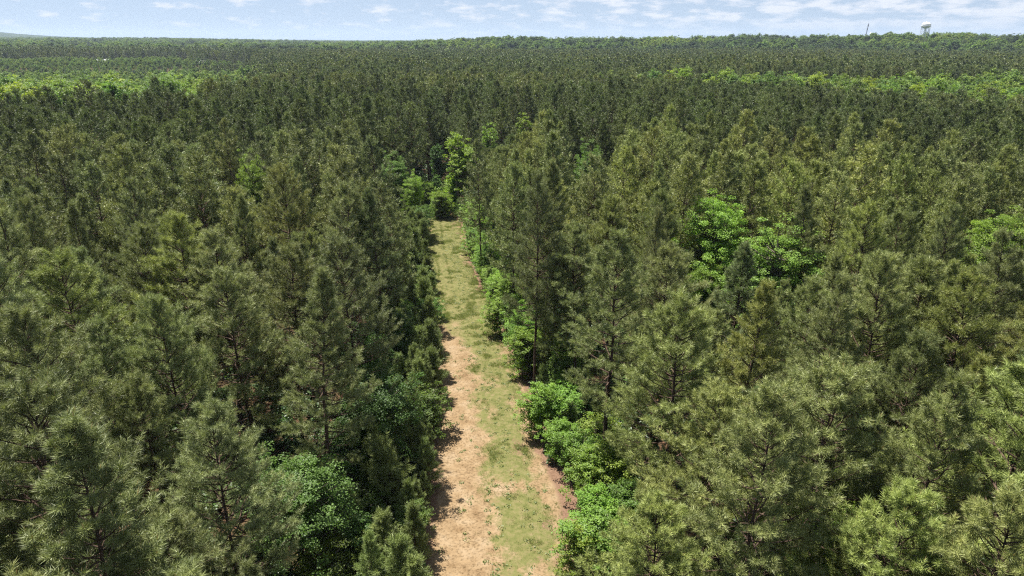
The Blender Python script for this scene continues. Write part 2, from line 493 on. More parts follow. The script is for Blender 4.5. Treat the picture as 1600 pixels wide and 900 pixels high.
UND = [broad_meshes('under', 1000 + i, 1.7, 1.1, .05, 46, 12, .17, .30, mats=(M_UNDER, M_WBARK), joined=True, stems=3, lobes=5) for i in range(3)]


# ------------------------------------------------------------------ planting: named trees first
print('planting')
PINES = []      # x, y, H, variant, colour, label
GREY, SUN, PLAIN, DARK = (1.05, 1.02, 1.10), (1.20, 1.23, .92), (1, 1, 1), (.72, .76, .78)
KEYS = [  # picture place of the tip, height, variant, tone, label
    (50, 492, 19.5, 4, PLAIN, 'huge spreading pine filling the lower left corner with dark limbs showing'),
    (103, 400, 19.0, 0, SUN, 'sunlit yellow-green pine with candle tips behind the lower left corner pine'),
    (210, 283, 20.0, 3, GREY, 'open pine with reddish bare trunk showing through its grey-green crown'),
    (113, 317, 19.0, 1, GREY, 'thin spire pine with pale candles near the left edge'),
    (273, 343, 19.0, 4, SUN, 'bright bushy pine right of the reddish-trunked pine'),
    (337, 360, 18.5, 0, GREY, 'silvery full-crowned pine right of the bright bushy pine'),
    (366, 313, 18.5, 1, PLAIN, 'pointed green pine behind the silvery full-crowned pine'),
    (90, 250, 19.0, 2, DARK, 'very dark round pine standing among lighter ones near the left edge'),
    (23, 233, 19.0, 3, GREY, 'tall grey-green pine cut by the left edge behind the dark round pine'),
    (447, 267, 20.0, 2, (1.12, 1.08, .92), 'large round-headed pine with pale tips halfway to the track on the left'),
    (530, 287, 19.5, 0, GREY, 'grey-green pine right beside the large round-headed pine'),
    (475, 432, 18.5, 1, (1.12, 1.15, 1.15), 'silvery slender pine with its trunk bare below, left of the dark thicket'),
    (363, 420, 17.5, 0, PLAIN, 'mid-green pine just left of the silvery slender pine'),
    (257, 470, 17.5, 4, PLAIN, 'drooping full pine above the big oak-leaved tree'),
    (590, 300, 19.0, 1, DARK, 'dark pine at the left brink of the track near the bend'),
    (590, 215, 19.5, 0, DARK, 'dark pine left of the track beyond the bend'),
    (552, 385, 18.0, 2, DARK, 'shaded pine behind the saplings of the left verge'),
    (330, 640, 15.5, 4, GREY, 'foreground pine with silvery needle sprays at the lower left of the picture'),
    (960, 363, 19.5, 3, (1.05, 1.08, 1.0), 'tall slender pine at the right brink with its long bare trunk exposed'),
    (857, 257, 21.4, 1, PLAIN, 'dark-stemmed pointed pine right of the track above the leafy bushes'),
    (838, 275, 21.0, 3, DARK, 'dark bare-trunked pine twinned with the pointed one above the leafy bushes'),
    (927, 250, 19.0, 2, PLAIN, 'round green pine behind the tall slender right brink pine'),
    (973, 233, 19.0, 0, SUN, 'full pine with a sunny left side behind the round green one'),
    (750, 222, 19.5, 3, (.9, .9, .95), 'leaning dark pine on the right brink at the bend of the track'),
    (800, 262, 19.0, 4, PLAIN, 'dense pine on the right brink just before the bend'),
    (1020, 323, 18.5, 1, GREY, 'greyish pointed pine left of the two bright hardwoods'),
    (1050, 387, 17.5, 4, PLAIN, 'bushy low pine below the greyish pointed one'),
    (1067, 468, 18.5, 0, (1.12, 1.1, .9), 'broad yellow-tipped pine in the right foreground beside the exposed trunk'),
    (1178, 445, 19.0, 1, (1.18, 1.1, .85), 'pine with orange candle tips behind the broad yellow-tipped pine'),
    (1200, 606, 18.5, 0, (1.22, 1.2, 1.12), 'big pale silvery pine in the middle of the right foreground'),
    (1292, 440, 19.0, 3, PLAIN, 'open pine with its leader and forked limbs showing, right of the orange-tipped pine'),
    (1233, 260, 19.5, 2, SUN, 'round-topped olive pine directly behind the bright hardwoods'),
    (1277, 297, 19.0, 1, PLAIN, 'thin green pine right of the round-topped olive pine'),
    (1157, 390, 18.0, 1, DARK, 'small dark pine standing between the two bright hardwoods'),
    (1357, 320, 19.0, 0, (1.15, 1.15, .85), 'full round pine with yellow tips right of the bright hardwoods'),
    (1427, 250, 19.5, 2, SUN, 'broad olive pine with orange tips in the right middle distance'),
    (1483, 327, 19.0, 3, PLAIN, 'open-crowned pine with pale cones near the right edge'),
    (1533, 217, 19.0, 1, GREY, 'tall greyish pine behind the yellow-green hardwood at the right edge'),
    (1593, 373, 19.0, 3, PLAIN, 'pine at the right edge with dark forked stem showing'),
    (1530, 438, 18.5, 4, SUN, 'bright green bushy pine near the right edge below the hardwood'),
    (1386, 766, 15.0, 4, SUN, 'short sunlit bushy pine at the bottom right'),
    (1575, 768, 16.5, 0, (1.2, 1.15, 1.0), 'pine with upright candles in the lower right corner'),
    (1470, 590, 18.5, 3, (1.1, 1.12, 1.0), 'wide airy pine filling the right foreground above the short sunlit one'),
    (1590, 560, 18.5, 2, SUN, 'yellowish round pine half cut by the right edge'),
    (1040, 800, 13.5, 4, SUN, 'low yellow-green pine at the bottom beside the right verge bushes'),
]
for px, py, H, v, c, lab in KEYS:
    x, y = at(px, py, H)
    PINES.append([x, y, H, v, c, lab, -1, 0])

BROAD = []      # x, y, H, source, colour, label, group
def bk(px, py, H, src, c, lab, w=1.0):
    x, y = at(px, py, H); BROAD.append([x, y, H, src, c, lab, w])
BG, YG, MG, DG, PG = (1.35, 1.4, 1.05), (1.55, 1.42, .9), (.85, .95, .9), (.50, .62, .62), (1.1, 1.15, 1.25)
bk(1120, 302, 17.0, 0, (1.5, 1.55, 1.15), 'bright green hardwood crown rising among the right-hand pines, the left of a pair')
bk(1222, 345, 16.0, 1, (1.4, 1.52, 1.5), 'pale fresh-green hardwood among the right-hand pines, the right of a pair', 1.15)
bk(1110, 405, 11.0, 1, BG, 'lower leafy hardwood just below the pair of bright crowns')
bk(1578, 328, 16.0, 0, YG, 'yellow-green hardwood touching the right edge among pines', 1.1)
bk(455, 722, 8.4, 2, (.66, .80, .84), 'big glossy oak-leaved tree at the lower left with pale leaf backs', 1.05)
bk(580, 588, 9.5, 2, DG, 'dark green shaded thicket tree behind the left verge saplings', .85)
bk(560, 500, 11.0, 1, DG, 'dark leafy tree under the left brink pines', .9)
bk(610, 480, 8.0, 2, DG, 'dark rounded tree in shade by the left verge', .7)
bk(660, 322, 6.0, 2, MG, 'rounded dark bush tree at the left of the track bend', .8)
bk(612, 240, 13.0, 1, (1.0, 1.15, 1.1), 'light green tree on the left brink beyond the bend')
bk(645, 268, 11.0, 1, YG, 'yellowish leafy tree in the gap left of the bend', .8)
bk(716, 205, 16.0, 0, (1.7, 1.65, 1.2), 'tall bright hardwood closing the view at the end of the track')
bk(712, 245, 11.0, 1, (1.8, 1.6, .9), 'yellow-green hardwood at the foot of the tall one closing the track')
bk(765, 192, 15.0, 1, BG, 'small bright crown right of the tall hardwood beyond the bend', .8)
bk(820, 176, 15.0, 1, YG, 'yellow-green crown in the dark gap beyond the bend', .8)
bk(690, 296, 3.6, 2, MG, 'small leafy tree in the shadow beyond the end of the grass', .9)
bk(920, 222, 16.0, 1, PG, 'pale whitish-green crown among the right-hand pines', .8)
bk(363, 131, 18.0, 0, YG, 'yellow round crown alone among the far left pines', .9)
bk(412, 100, 18.0, 0, BG, 'upright light green crown alone in the distant left pines', .9)
bk(283, 141, 16.5, 1, YG, 'low yellow-green crown peeping out at the front of the far left pines', .9)
bk(275, 122, 17.0, 1, BG, 'leafy crown behind the low yellow-green one on the far left', .9)
bk(815, 122, 18.0, 1, (1.0, .95, 1.3), 'greyish leafing crown above the middle pines', .9)
bk(545, 133, 17.0, 1, BG, 'small green crown in the middle left pines', .8)
bk(450, 137, 16.5, 1, BG, 'small green tuft of a crown left of the middle pines', .7)
bk(386, 238, 17.0, 1, YG, 'tiny fresh-green crown tip behind the large round-headed pine', .6)

for x, y, H, s_, c, w_, lab in [
    (-18.0, 133, 7.5, 2, BG, .75, 'leafy green tree at the left of the closed end of the track'),
    (-14.6, 137, 7.0, 2, MG, .70, 'mid-green rounded tree in the middle of the closed end of the track'),
    (-11.2, 134, 6.5, 2, YG, .60, 'fresh green tree at the right of the closed end of the track'),
    (-15.5, 150, 11.0, 2, DG, .80, 'dark leafy tree above the closed end of the track'),
    (-8.8, 124, 5.2, 2, DG, .60, 'dark shadowed bush tree at the right of the track bend')]:
    BROAD.append([x, y, H, s_, c, lab, w_])
TD = nrm(np.array([-11.5, 91.0]))        # the way the track runs
TN = np.array([TD[1], -TD[0]])           # to its right
T0 = np.array([-.5, 36.0])


def free(x, y, others, rad):
    if len(others) == 0: return True
    o = np.asarray(others)
    return np.min((o[:, 0] - x) ** 2 + (o[:, 1] - y) ** 2) > rad * rad


def is_hard(x, y):
    d = math.hypot(x, y); q = x / max(y, 1)
    nz = float(fbm(x / 22, y / 22, 41))
    if x > 34:
        f = 292 - .72 * (x - 36) + 24 * (nz - .5); b = 312 + .12 * (x - 36) + 40 * (nz - .5)
        if f < y < b and nz > (.40 if x < 80 else .20): return True
    if q < -.42 and 205 + 70 * (nz - .5) < d < 640 and nz > .36: return True
    if -.43 <= q < -.28 and 340 < d < 560 and nz > .58: return True
    return False


taken = [[p[0], p[1]] for p in PINES] + [[b[0], b[1]] for b in BROAD]
# plantation rows run alongside the track
row_trees = []
for side in (-1, 1):
    for k in range(0, 75):
        off = (6.0 if side < 0 else 5.0) + k * 4.6
        s = -34 + rng.uniform(0, 3)
        n = 0
        while s < 235:
            s += 4.4 * rng.uniform(.72, 1.3)
            q = T0 + TD * s
            yy = q[1]
            base = edge_x(EL, yy) if side < 0 else edge_x(ER, yy)
            if yy > 142 and k == 0: base -= side * 3.2
            x = base + side * off + rng.normal(0, .7); y = yy + side * off * TN[1] + rng.normal(0, .5)
            if y < 3 or math.hypot(x, y) < 11.5: continue
            if y < 138 and abs(float(track_off(x, y))) < 2.2: continue
            if abs(x) > .82 * y + 14 or math.hypot(x, y) > 205: continue
            if rng.random() < .06: continue
            row_trees.append((x, y, side, k))
placed = []
for x, y, side, k in sorted(row_trees, key=lambda q: math.hypot(q[0], q[1])):
    if is_hard(x, y): continue
    if not free(x, y, taken, 3.7): continue
    big = [b for b in BROAD if b[3] in (0, 2) or b[2] > 8]
    if not free(x, y, [[b[0], b[1]] for b in big], 3.9): continue
    H = rng.normal(19.3, 1.5)
    if math.hypot(x, y) < 22: H = min(H, 16.0)
    placed.append((x, y, H, side, k))
# a filler standing nearer than a measured tree stays below that tree's tip
def tip_px(x, y, z):
    zz = y * cp - (z - CAM_H) * sp
    return 800 + F * x / zz, 450 - F * ((z - CAM_H) * cp + y * sp) / zz, zz
MEAS = [(px, py, math.hypot(*at(px, py, H)), 85) for px, py, H, *_ in KEYS] + [(*tip_px(b[0], b[1], b[2])[:2], math.hypot(b[0], b[1]), 95) for b in BROAD if math.hypot(b[0], b[1]) < 240]
def lowered(x, y, H):
    d = math.hypot(x, y)
    for kx, ky, kd, show in MEAS:
        if d > kd - 1: continue
        need = min(240, 5200 / kd) * (1.2 if show > 90 else 1)
        for _ in range(40):
            px, py, zz = tip_px(x, y, H)
            if abs(px - kx) < need * .55 + 1.3 * F / zz and py < ky + need: H -= .35
            else: break
    return H
for x, y, H, side, k in placed:
    H = lowered(x, y, H)
    if H < 11.5: continue
    t = rng.random()
    g = rng.uniform(.86, 1.14)
    shade = np.array([1.0, 1.0, 1.02]) * .96 if side < 0 else np.array([1.06, 1.05, .92])  # sunlit look right of the track, shaded look left, put into the needle tint
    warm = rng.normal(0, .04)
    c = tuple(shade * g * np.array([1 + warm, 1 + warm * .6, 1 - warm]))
    PINES.append([x, y, H, int(rng.integers(0, 5)), c, None, k, side])

# the 300 that show largest stand as trees of their own, the rest are the stand
P = np.array([[p[0], p[1], p[2]] for p in PINES])
vis = in_view(P[:, 0], P[:, 1], P[:, 2], 40) | in_view(P[:, 0], P[:, 1], P[:, 2] * .6, 10)
dist = np.hypot(P[:, 0], P[:, 1])
order = np.argsort(np.where(vis, dist, 1e9))
n_key = len(KEYS)
solo = list(range(n_key)) + [i for i in order if i >= n_key and vis[i]][:296 - n_key]
solo_set = set(solo)
rest = [i for i in range(len(PINES)) if i not in solo_set]
print('pines', len(PINES), 'solo', len(solo), 'farthest', dist[solo].max())

ORD = ['first', 'second', 'third', 'fourth', 'fifth', 'sixth', 'seventh', 'eighth', 'ninth', 'tenth', 'eleventh', 'twelfth', 'thirteenth', 'fourteenth',
       'fifteenth', 'sixteenth', 'seventeenth', 'eighteenth', 'nineteenth', 'twentieth']
TENS = {20: 'twenty', 30: 'thirty', 40: 'forty', 50: 'fifty', 60: 'sixty', 70: 'seventy', 80: 'eighty', 90: 'ninety'}


def ordw(n):
    if n <= 20: return ORD[n - 1]
    if n > 99: return 'hundred and ' + ordw(n - 100) if n > 100 else 'hundredth'
    t, u = n // 10 * 10, n % 10
    if u == 0: return TENS[t][:-1] + 'ieth'
    return TENS[t] + '-' + ORD[u - 1]


protos = {}
def place_tree(name, meshes, src, x, y, z, sxy, sz, rz, color, label, cat, group, tilt=(0, 0)):
    """a tree is an Empty at its foot with a trunk and a crown; copies share their meshes"""
    if src not in protos:
        root = bpy.data.objects.new(name, None); COL.objects.link(root)
        cr = link('crown', meshes[0], root); tr = link('trunk', meshes[1], root)
        protos[src] = (root, cr, tr)
    else:
        a = protos[src]
        root = a[0].copy(); COL.objects.link(root)
        cr = a[1].copy(); COL.objects.link(cr); cr.parent = root
        tr = a[2].copy(); COL.objects.link(tr); tr.parent = root
    root.location = (x, y, z); root.rotation_euler = (tilt[0], tilt[1], rz); root.scale = (sxy, sxy, sz)
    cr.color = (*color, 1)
    tag(root, label, cat, group)
    return root


rowcount = {}
for i in sorted(solo, key=lambda i: dist[i]):
    x, y, H, v, c, lab, k, side = PINES[i]
    if lab is None:
        key = (side, k); rowcount[key] = rowcount.get(key, 0) + 1
        where = 'left' if side < 0 else 'right'
        lab = f"{PV[v]['word']} pine, {ordw(rowcount[key])} back in the {ordw(k + 1)} row {where} of the track"
    far = dist[i] > 72
    z = float(terrain(x, y))
    s = H / PV[v]['H']
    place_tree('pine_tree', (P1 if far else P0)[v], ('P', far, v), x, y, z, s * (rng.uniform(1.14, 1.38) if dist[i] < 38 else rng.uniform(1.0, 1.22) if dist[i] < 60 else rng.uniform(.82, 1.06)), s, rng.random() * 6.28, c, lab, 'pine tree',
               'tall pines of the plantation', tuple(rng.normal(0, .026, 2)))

for x, y, H, s_, c, lab, w in BROAD:
    d = math.hypot(x, y)
    src = B0[s_] if d < 130 else B1[s_ % 3]
    H0 = (16, 15, 9)[s_] if d < 130 else 15.5
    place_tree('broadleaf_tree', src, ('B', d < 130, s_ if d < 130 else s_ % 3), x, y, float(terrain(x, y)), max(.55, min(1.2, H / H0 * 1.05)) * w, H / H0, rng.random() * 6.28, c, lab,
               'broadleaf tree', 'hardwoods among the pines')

# ------------------------------------------------------------------ verge: saplings and bushes on both sides of the track
verge = []
def verge_run(E, side, y0, y1, step, p_sap, lo, hi, back=False):
    y = y0
    while y < y1:
        y += step * rng.uniform(.6, 1.4)
        off = abs(rng.normal(.5, .9)) + .5
        if rng.random() < .3: off += rng.uniform(1, 2.2)
        x = float(edge_x(E, y)) + side * off
        sap = rng.random() < p_sap
        x += side * (.35 if sap else 1.05)
        verge.append((x, y, sap, rng.uniform(lo, hi), side, back))
verge_run(EL, -1, 31, 126, .95, .80, 2.8, 6.0)
verge_run(EL - np.array([2.2, 0]), -1, 31, 126, 1.9, .75, 4.0, 7.0, True)
verge_run(ER, 1, 31, 126, 1.35, .45, 2.0, 5.2)
# bushes seen one by one on the right
vb = []
for px, py, H, w in [(845, 600, 5.2, 1.3), (880, 655, 3.8, 1.1), (915, 700, 4.2, 1.2), (925, 765, 4.0, 1.2), (905, 830, 3.6, 1.2), (800, 432, 6.2, 1.25), (815, 490, 5.5, 1.2),
                     (775, 470, 4.2, 1.1), (760, 380, 5.5, 1.1), (1330, 720, 6.0, 1.4), (1290, 800, 4.5, 1.5), (820, 520, 4.8, 1.2), (960, 690, 5.0, 1.2)]:
    x, y = at(px, py, H); vb.append([x, y, H, w])
vwall = []
for yy in np.arange(66, 124, 2.1):
    vwall.append([float(edge_x(ER, yy)) + rng.uniform(1.2, 2.6), yy + rng.uniform(-.6, .6), rng.uniform(3.2, 6.3), rng.uniform(1.0, 1.35)])
cnt = {}
for x, y, sap, H, side, back in sorted(verge, key=lambda q: q[1]):
    where = ('inner ' if back else '') + ('left' if side < 0 else 'right')
    if side > 0 and (not free(x, y, [q[:2] for q in vb], 1.7) or (y > 64 and not free(x, y, [q[:2] for q in vwall], 1.0))): continue
    z = .0
    kx = (where, sap); cnt[kx] = cnt.get(kx, 0) + 1
    if sap:
        v = int(rng.integers(0, 3)); s = H / (5.0, 6.0, 4.0)[v]
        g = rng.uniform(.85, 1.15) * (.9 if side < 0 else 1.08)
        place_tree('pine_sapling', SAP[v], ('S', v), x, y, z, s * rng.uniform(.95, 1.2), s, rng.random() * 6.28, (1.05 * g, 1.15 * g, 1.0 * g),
                   f"{'tall' if H > 5 else 'small' if H < 3.8 else 'young'} soft-needled pine sapling, {ordw(cnt[kx])} from the front along the {where} verge", 'pine sapling', 'pine saplings along the verges',
                   tuple(rng.normal(0, .03, 2)))
    else:
        v = int(rng.integers(0, 2)); s = min(H, 4.0) / (4.5, 3.2)[v]
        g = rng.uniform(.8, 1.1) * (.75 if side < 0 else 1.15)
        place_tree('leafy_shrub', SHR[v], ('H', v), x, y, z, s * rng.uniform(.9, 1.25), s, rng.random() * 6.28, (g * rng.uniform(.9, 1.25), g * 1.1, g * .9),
                   f"leafy green shrub, {ordw(cnt[kx])} of the low ones from the front on the {where} verge", 'shrub', 'shrubs along the verges')
for q in range(16):
    y = 129.5 + q * 1.05 + rng.uniform(0, .6); x = -13.6 - (y - 129) * .12 + rng.uniform(-4.2, 4.2); H = rng.uniform(2.5, 5.5)
    v = int(rng.integers(0, 3)); s_ = H / (4.5, 3.2, 6.2)[v]; g = rng.uniform(.7, 1.25)
    place_tree('leafy_shrub', SHR[v], ('H', v), x, y, float(terrain(x, y)), s_ * rng.uniform(1, 1.3), s_, rng.random() * 6.28, (1.3 * g, 1.25 * g, .85 * g),
               f'leafy bush closing the far end of the track, {ordw(q + 1)} one back', 'shrub', 'bushes closing the end of the track')
for q, (x, y, H, w) in enumerate(vwall):
    v = 2 if H > 5 else 0
    s = H / (4.5, 3.2, 6.2)[v]; g = rng.uniform(.9, 1.25)
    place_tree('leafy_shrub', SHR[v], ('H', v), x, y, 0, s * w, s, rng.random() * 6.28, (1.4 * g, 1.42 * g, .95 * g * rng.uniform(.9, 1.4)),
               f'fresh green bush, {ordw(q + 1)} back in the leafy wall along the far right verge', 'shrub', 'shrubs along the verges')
VBL = ['large bright lobed bush at the right verge left of the exposed trunk', 'low bush tucked right of the large bright verge bush', 'fresh green bush beside the foot of the exposed trunk',
       'bright bush in front of the exposed trunk', 'lowest bright bush on the right verge above the bottom border', 'tall light-green leafy bush on the right verge midway to the bend',
       'leafy bush just before the tall light-green one on the right', 'small leafy bush at the track side of the tall light-green one', 'blue-green bush on the right verge close to the bend',
       'leafy understorey tree in the gap right of the silvery foreground pine', 'low leafy bush under the silvery foreground pine', 'rounded leafy bush near the dark bare trunks on the right', 'leafy bush in the shade behind the exposed trunk']
for (x, y, H, w), lab in zip(vb, VBL):
    v = 2 if H > 5 else 0
    s = H / (4.5, 3.2, 6.2)[v]
    place_tree('leafy_shrub', SHR[v], ('H', v), x, y, 0, s * w, s, rng.random() * 6.28, (1.4 * rng.uniform(.85, 1.2), 1.42, .95), lab, 'shrub', 'shrubs along the verges')

# ------------------------------------------------------------------ hardwood belts that cross the pines: each crown its own tree
belt = []
for gx in np.arange(-420, 330, 6.4):
    for gy in np.arange(150, 560, 6.4):
        x, y = gx + rng.uniform(-2.4, 2.4), gy + rng.uniform(-2.4, 2.4)
        if abs(x) > .80 * y + 8 or not is_hard(x, y): continue
        if not free(x, y, taken, 4.0): continue
        belt.append((x, y))
belt.sort(key=lambda q: math.hypot(*q))
own = belt[:235]; belt_rest = belt[235:]
bc = {}
for x, y in sorted(own, key=lambda q: q[0] / q[1]):
    t = rng.random()
    tone, c = [('yellow-green', (1.5, 1.32, .85)), ('bright green', (1.2, 1.2, 1.05)), ('pale green', (1.0, 1.05, 1.15)), ('deep green', (.68, .8, .85))][0 if t < .22 else 1 if t < .54 else 2 if t < .72 else 3]
    c = tuple(np.array(c) * np.array([1.05, .95, 1.15]) * rng.uniform(.9, 1.4))
    side = 'right' if x > 0 else 'left'
    d = math.hypot(x, y)
    depth = 'front' if d < (235 if x > 0 else 250) else 'back'
    key = (tone, side, depth); bc[key] = bc.get(key, 0) + 1
    v = int(rng.integers(0, 3)); s = rng.uniform(1.12, 1.48)
    place_tree('broadleaf_tree', B1[v], ('B', False, v), x, y, float(terrain(x, y)), s * rng.uniform(.75, 1.08), s, rng.random() * 6.28, c,
               f"{ordw(bc[key])} {tone} crown from the left in the {depth} of the {side} hardwood belt", 'broadleaf tree', f'hardwoods of the {side} belt')
print('belt', len(belt))


# ------------------------------------------------------------------ what nobody could count: instanced woods
def scatter(name, label, groups, cat=None):
    """groups: list of (mesh, array of x, y, z, rz, sxy, sz)"""
    src = bpy.data.collections.new(name + '_sources')
    pts, rot, scl, idx = [], [], [], []
    for i, (me, a) in enumerate(groups):
        o = bpy.data.objects.new(f'{name}_source_{i:02d}', me); src.objects.link(o)
        a = np.asarray(a, float).reshape(-1, 6)
        pts.append(a[:, :3]); rot.append(np.stack([0 * a[:, 3], 0 * a[:, 3], a[:, 3]], -1))
        scl.append(np.stack([a[:, 4], a[:, 4], a[:, 5]], -1)); idx.append(np.full(len(a), i, np.int32))
    pts, rot, scl, idx = map(np.concatenate, (pts, rot, scl, idx))
    me = bpy.data.meshes.new(name); me.vertices.add(len(pts)); me.vertices.foreach_set('co', pts.astype(np.float32).ravel())
    for nm, ty, dat, f in (('rot', 'FLOAT_VECTOR', rot, 'vector'), ('scl', 'FLOAT_VECTOR', scl, 'vector'), ('idx', 'INT', idx, 'value')):
        at_ = me.attributes.new(nm, ty, 'POINT'); at_.data.foreach_set(f, np.ascontiguousarray(dat.astype(np.int32 if ty == 'INT' else np.float32)).ravel())
    me.update()
    o = link(name, me)
    ng = bpy.data.node_groups.new(name + '_nodes', 'GeometryNodeTree')
    ng.interface.new_socket('Geometry', in_out='INPUT', socket_type='NodeSocketGeometry')
    ng.interface.new_socket('Geometry', in_out='OUTPUT', socket_type='NodeSocketGeometry')
    nd, lk = ng.nodes, ng.links
    gi, go = nd.new('NodeGroupInput'), nd.new('NodeGroupOutput')
    ci = nd.new('GeometryNodeCollectionInfo'); ci.inputs['Collection'].default_value = src
    ci.inputs['Separate Children'].default_value = True; ci.inputs['Reset Children'].default_value = True
    ip = nd.new('GeometryNodeInstanceOnPoints'); ip.inputs['Pick Instance'].default_value = True
    def na(n, t):
        q = nd.new('GeometryNodeInputNamedAttribute'); q.data_type = t; q.inputs['Name'].default_value = n
        return q.outputs['Attribute']
    lk.new(gi.outputs[0], ip.inputs['Points']); lk.new(ci.outputs[0], ip.inputs['Instance'])
    lk.new(na('idx', 'INT'), ip.inputs['Instance Index'])
    e2 = nd.new('FunctionNodeEulerToRotation'); lk.new(na('rot', 'FLOAT_VECTOR'), e2.inputs[0]); lk.new(e2.outputs[0], ip.inputs['Rotation'])
    lk.new(na('scl', 'FLOAT_VECTOR'), ip.inputs['Scale'])
    lk.new(ip.outputs[0], go.inputs[0])
    md = o.modifiers.new('scatter', 'NODES'); md.node_group = ng
    tag(o, label, cat, kind='stuff')
    print(name, len(pts))
    return o


def pack(xy, H, H0, wide=(.92, 1.12)):
    xy = np.asarray(xy, float).reshape(-1, 2); n = len(xy)
    s = np.asarray(H) / H0
    return np.stack([xy[:, 0], xy[:, 1], terrain(xy[:, 0], xy[:, 1]) - .1, rng.random(n) * 6.28, s * rng.uniform(*wide, n), s], -1)


def jgrid(d0, d1, step):
    """jittered points of the view wedge between two distances"""
    gx = np.arange(-d1, d1, step); gy = np.arange(-20, d1, step)
    X, Y = np.meshgrid(gx, gy); X = X.ravel(); Y = Y.ravel()
    X = X + rng.uniform(-.42, .42, len(X)) * step; Y = Y + rng.uniform(-.42, .42, len(Y)) * step
    D = np.hypot(X, Y)
    k = (D > d0) & (D <= d1) & (np.abs(X) < .80 * Y + 25)
    return np.stack([X[k], Y[k]], -1)


HOUSES = [(155, 935), (311, 925)]
HP = [at_dist(px, d) for px, d in HOUSES]
def clear_of_houses(a):
    k = np.ones(len(a), bool)
    for h in HP:
        u = h / np.linalg.norm(h)
        along = a @ u; side = np.abs(a[:, 0] * u[1] - a[:, 1] * u[0])
        L = np.linalg.norm(h)
        k &= ~((side < 12) & (along > L - 34) & (along < L + 14))
    return k


pg = {i: [] for i in range(len(P1J) + len(P2J) + len(P3J) + 1 + 9)}
srcs = P1J + P2J + P3J + P3G + P2L + P3L
H0s = [v['H'] for v in PV[:4]] + [v['H'] for v in PV] + [v['H'] for v in PV[:4]] + [18] + [v['H'] for v in PV] + [v['H'] for v in PV[:4]]
near = np.array([[PINES[i][0], PINES[i][1], PINES[i][2]] for i in rest])
v = rng.integers(0, 4, len(near))
for i in range(4):
    a = near[v == i]; pg[i].append(pack(a[:, :2], a[:, 2], H0s[i]))
wg = {i: [] for i in range(8)}
for d0, d1, step, lo, n in ((205, 420, 4.8, 4, 5), (420, 980, 5.4, 9, 4)):
    a = jgrid(d0, d1, step)
    a = a[a[:, 1] > -99]
    a = a[clear_of_houses(a)]
    hard = np.array([is_hard(x, y) for x, y in a])
    a = a[~hard]
    keyb = np.array([[b[0], b[1]] for b in BROAD])
    dm = np.min(np.hypot(a[:, None, 0] - keyb[None, :, 0], a[:, None, 1] - keyb[None, :, 1]), axis=1)
    a = a[dm > 4.0]
    q = a[:, 0] / a[:, 1]; D = np.hypot(a[:, 0], a[:, 1])
    # the left valley carries mixed young growth
    edge = q + .34 * (fbm(a[:, 0] / 75, a[:, 1] / 75, 19) - .5)
    darkband = (q > -.68) & (q < -.27) & (D > 945)
    mix = (edge < -.37) & (D > 260) & (rng.random(len(a)) < .90) & ~darkband
    field = (edge < -.38) & (D > 630) & ~darkband
    patch = (fbm(a[:, 0] / 60, a[:, 1] / 60, 77) > .74) & (D > 450)
    hw = mix | patch | field
    b = a[hw][rng.random(hw.sum()) < .8]
    t = rng.choice(4, len(b), p=[.60, .22, .15, .03])
    for k in range(8):
        c = b[(t == k // 2) & (rng.random(len(b)) < 2) & (np.arange(len(b)) % 2 == k % 2)]
        hh = rng.uniform(11, 18, len(c)) * np.where((np.hypot(c[:, 0], c[:, 1]) > 630) & (c[:, 0] / c[:, 1] < -.30), .55, 1)
        wg[k].append(pack(c, hh, 16, (.85, 1.2)))
    a = a[~hw]
    H = rng.normal(18.3, 1.2, len(a)) + 2.2 * (fbm(a[:, 0] / 45, a[:, 1] / 45, 91) - .5)
    H = np.where((a[:, 0] / a[:, 1] < -.36) & (np.hypot(a[:, 0], a[:, 1]) > 260), H * .84, H)
    grey = (a[:, 0] / a[:, 1] < -.36) & (np.hypot(a[:, 0], a[:, 1]) > 380) & (rng.random(len(a)) < .35)
    v = rng.integers(0, n, len(a)) + lo
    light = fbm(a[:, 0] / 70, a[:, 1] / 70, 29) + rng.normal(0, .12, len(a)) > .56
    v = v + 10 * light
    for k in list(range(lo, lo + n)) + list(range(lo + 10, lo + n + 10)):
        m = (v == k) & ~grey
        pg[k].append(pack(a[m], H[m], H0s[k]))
    pg[13].append(pack(a[grey], H[grey] * .9, 18))
# distant ridges
for d0, d1, step in ((980, 1900, 7.6), (1900, 4600, 11.5)):
    a = jgrid(d0, d1, step); a = a[clear_of_houses(a)]
    q = a[:, 0] / a[:, 1]; D = np.hypot(a[:, 0], a[:, 1])
    pn = fbm(a[:, 0] / 130, a[:, 1] / 130, 55)
    dark = (q < -.27) & (q > -.68) & (D < 1110)
    pine = dark | (pn > .63) | (rng.random(len(a)) < .12)
    c = a[pine]
    v = rng.integers(9, 13, len(c))
    for k in range(9, 13):
        m = v == k
        pg[k].append(pack(c[m], rng.normal(18.5, 1.5, m.sum()), H0s[k], (1.15, 1.5)))
    b = a[~pine]
    tone = fbm(b[:, 0] / 70 + 9, b[:, 1] / 70, 66) + rng.normal(0, .10, len(b))
    t = np.digitize(tone, [.40, .56, .68])
    t = np.array([3, 2, 0, 1])[t]
    for k in range(8):
        c = b[(t == k // 2) & (np.arange(len(b)) % 2 == k % 2)]
        wg[k].append(pack(c, np.clip(7 + 24 * fbm(c[:, 0] / 16, c[:, 1] / 16, 15, 2) + rng.normal(0, 2, len(c)), 10, 27), 16, (.85, 1.3) if d0 < 1500 else (1.1, 1.5)))
b = np.array(belt_rest).reshape(-1, 2)
t = rng.choice(4, len(b), p=[.5, .22, .18, .10])
for k in range(8):
    c = b[(t == k // 2) & (np.arange(len(b)) % 2 == k % 2)]
    wg[k].append(pack(c, rng.uniform(15, 20, len(c)), 16, (.75, 1.0)))
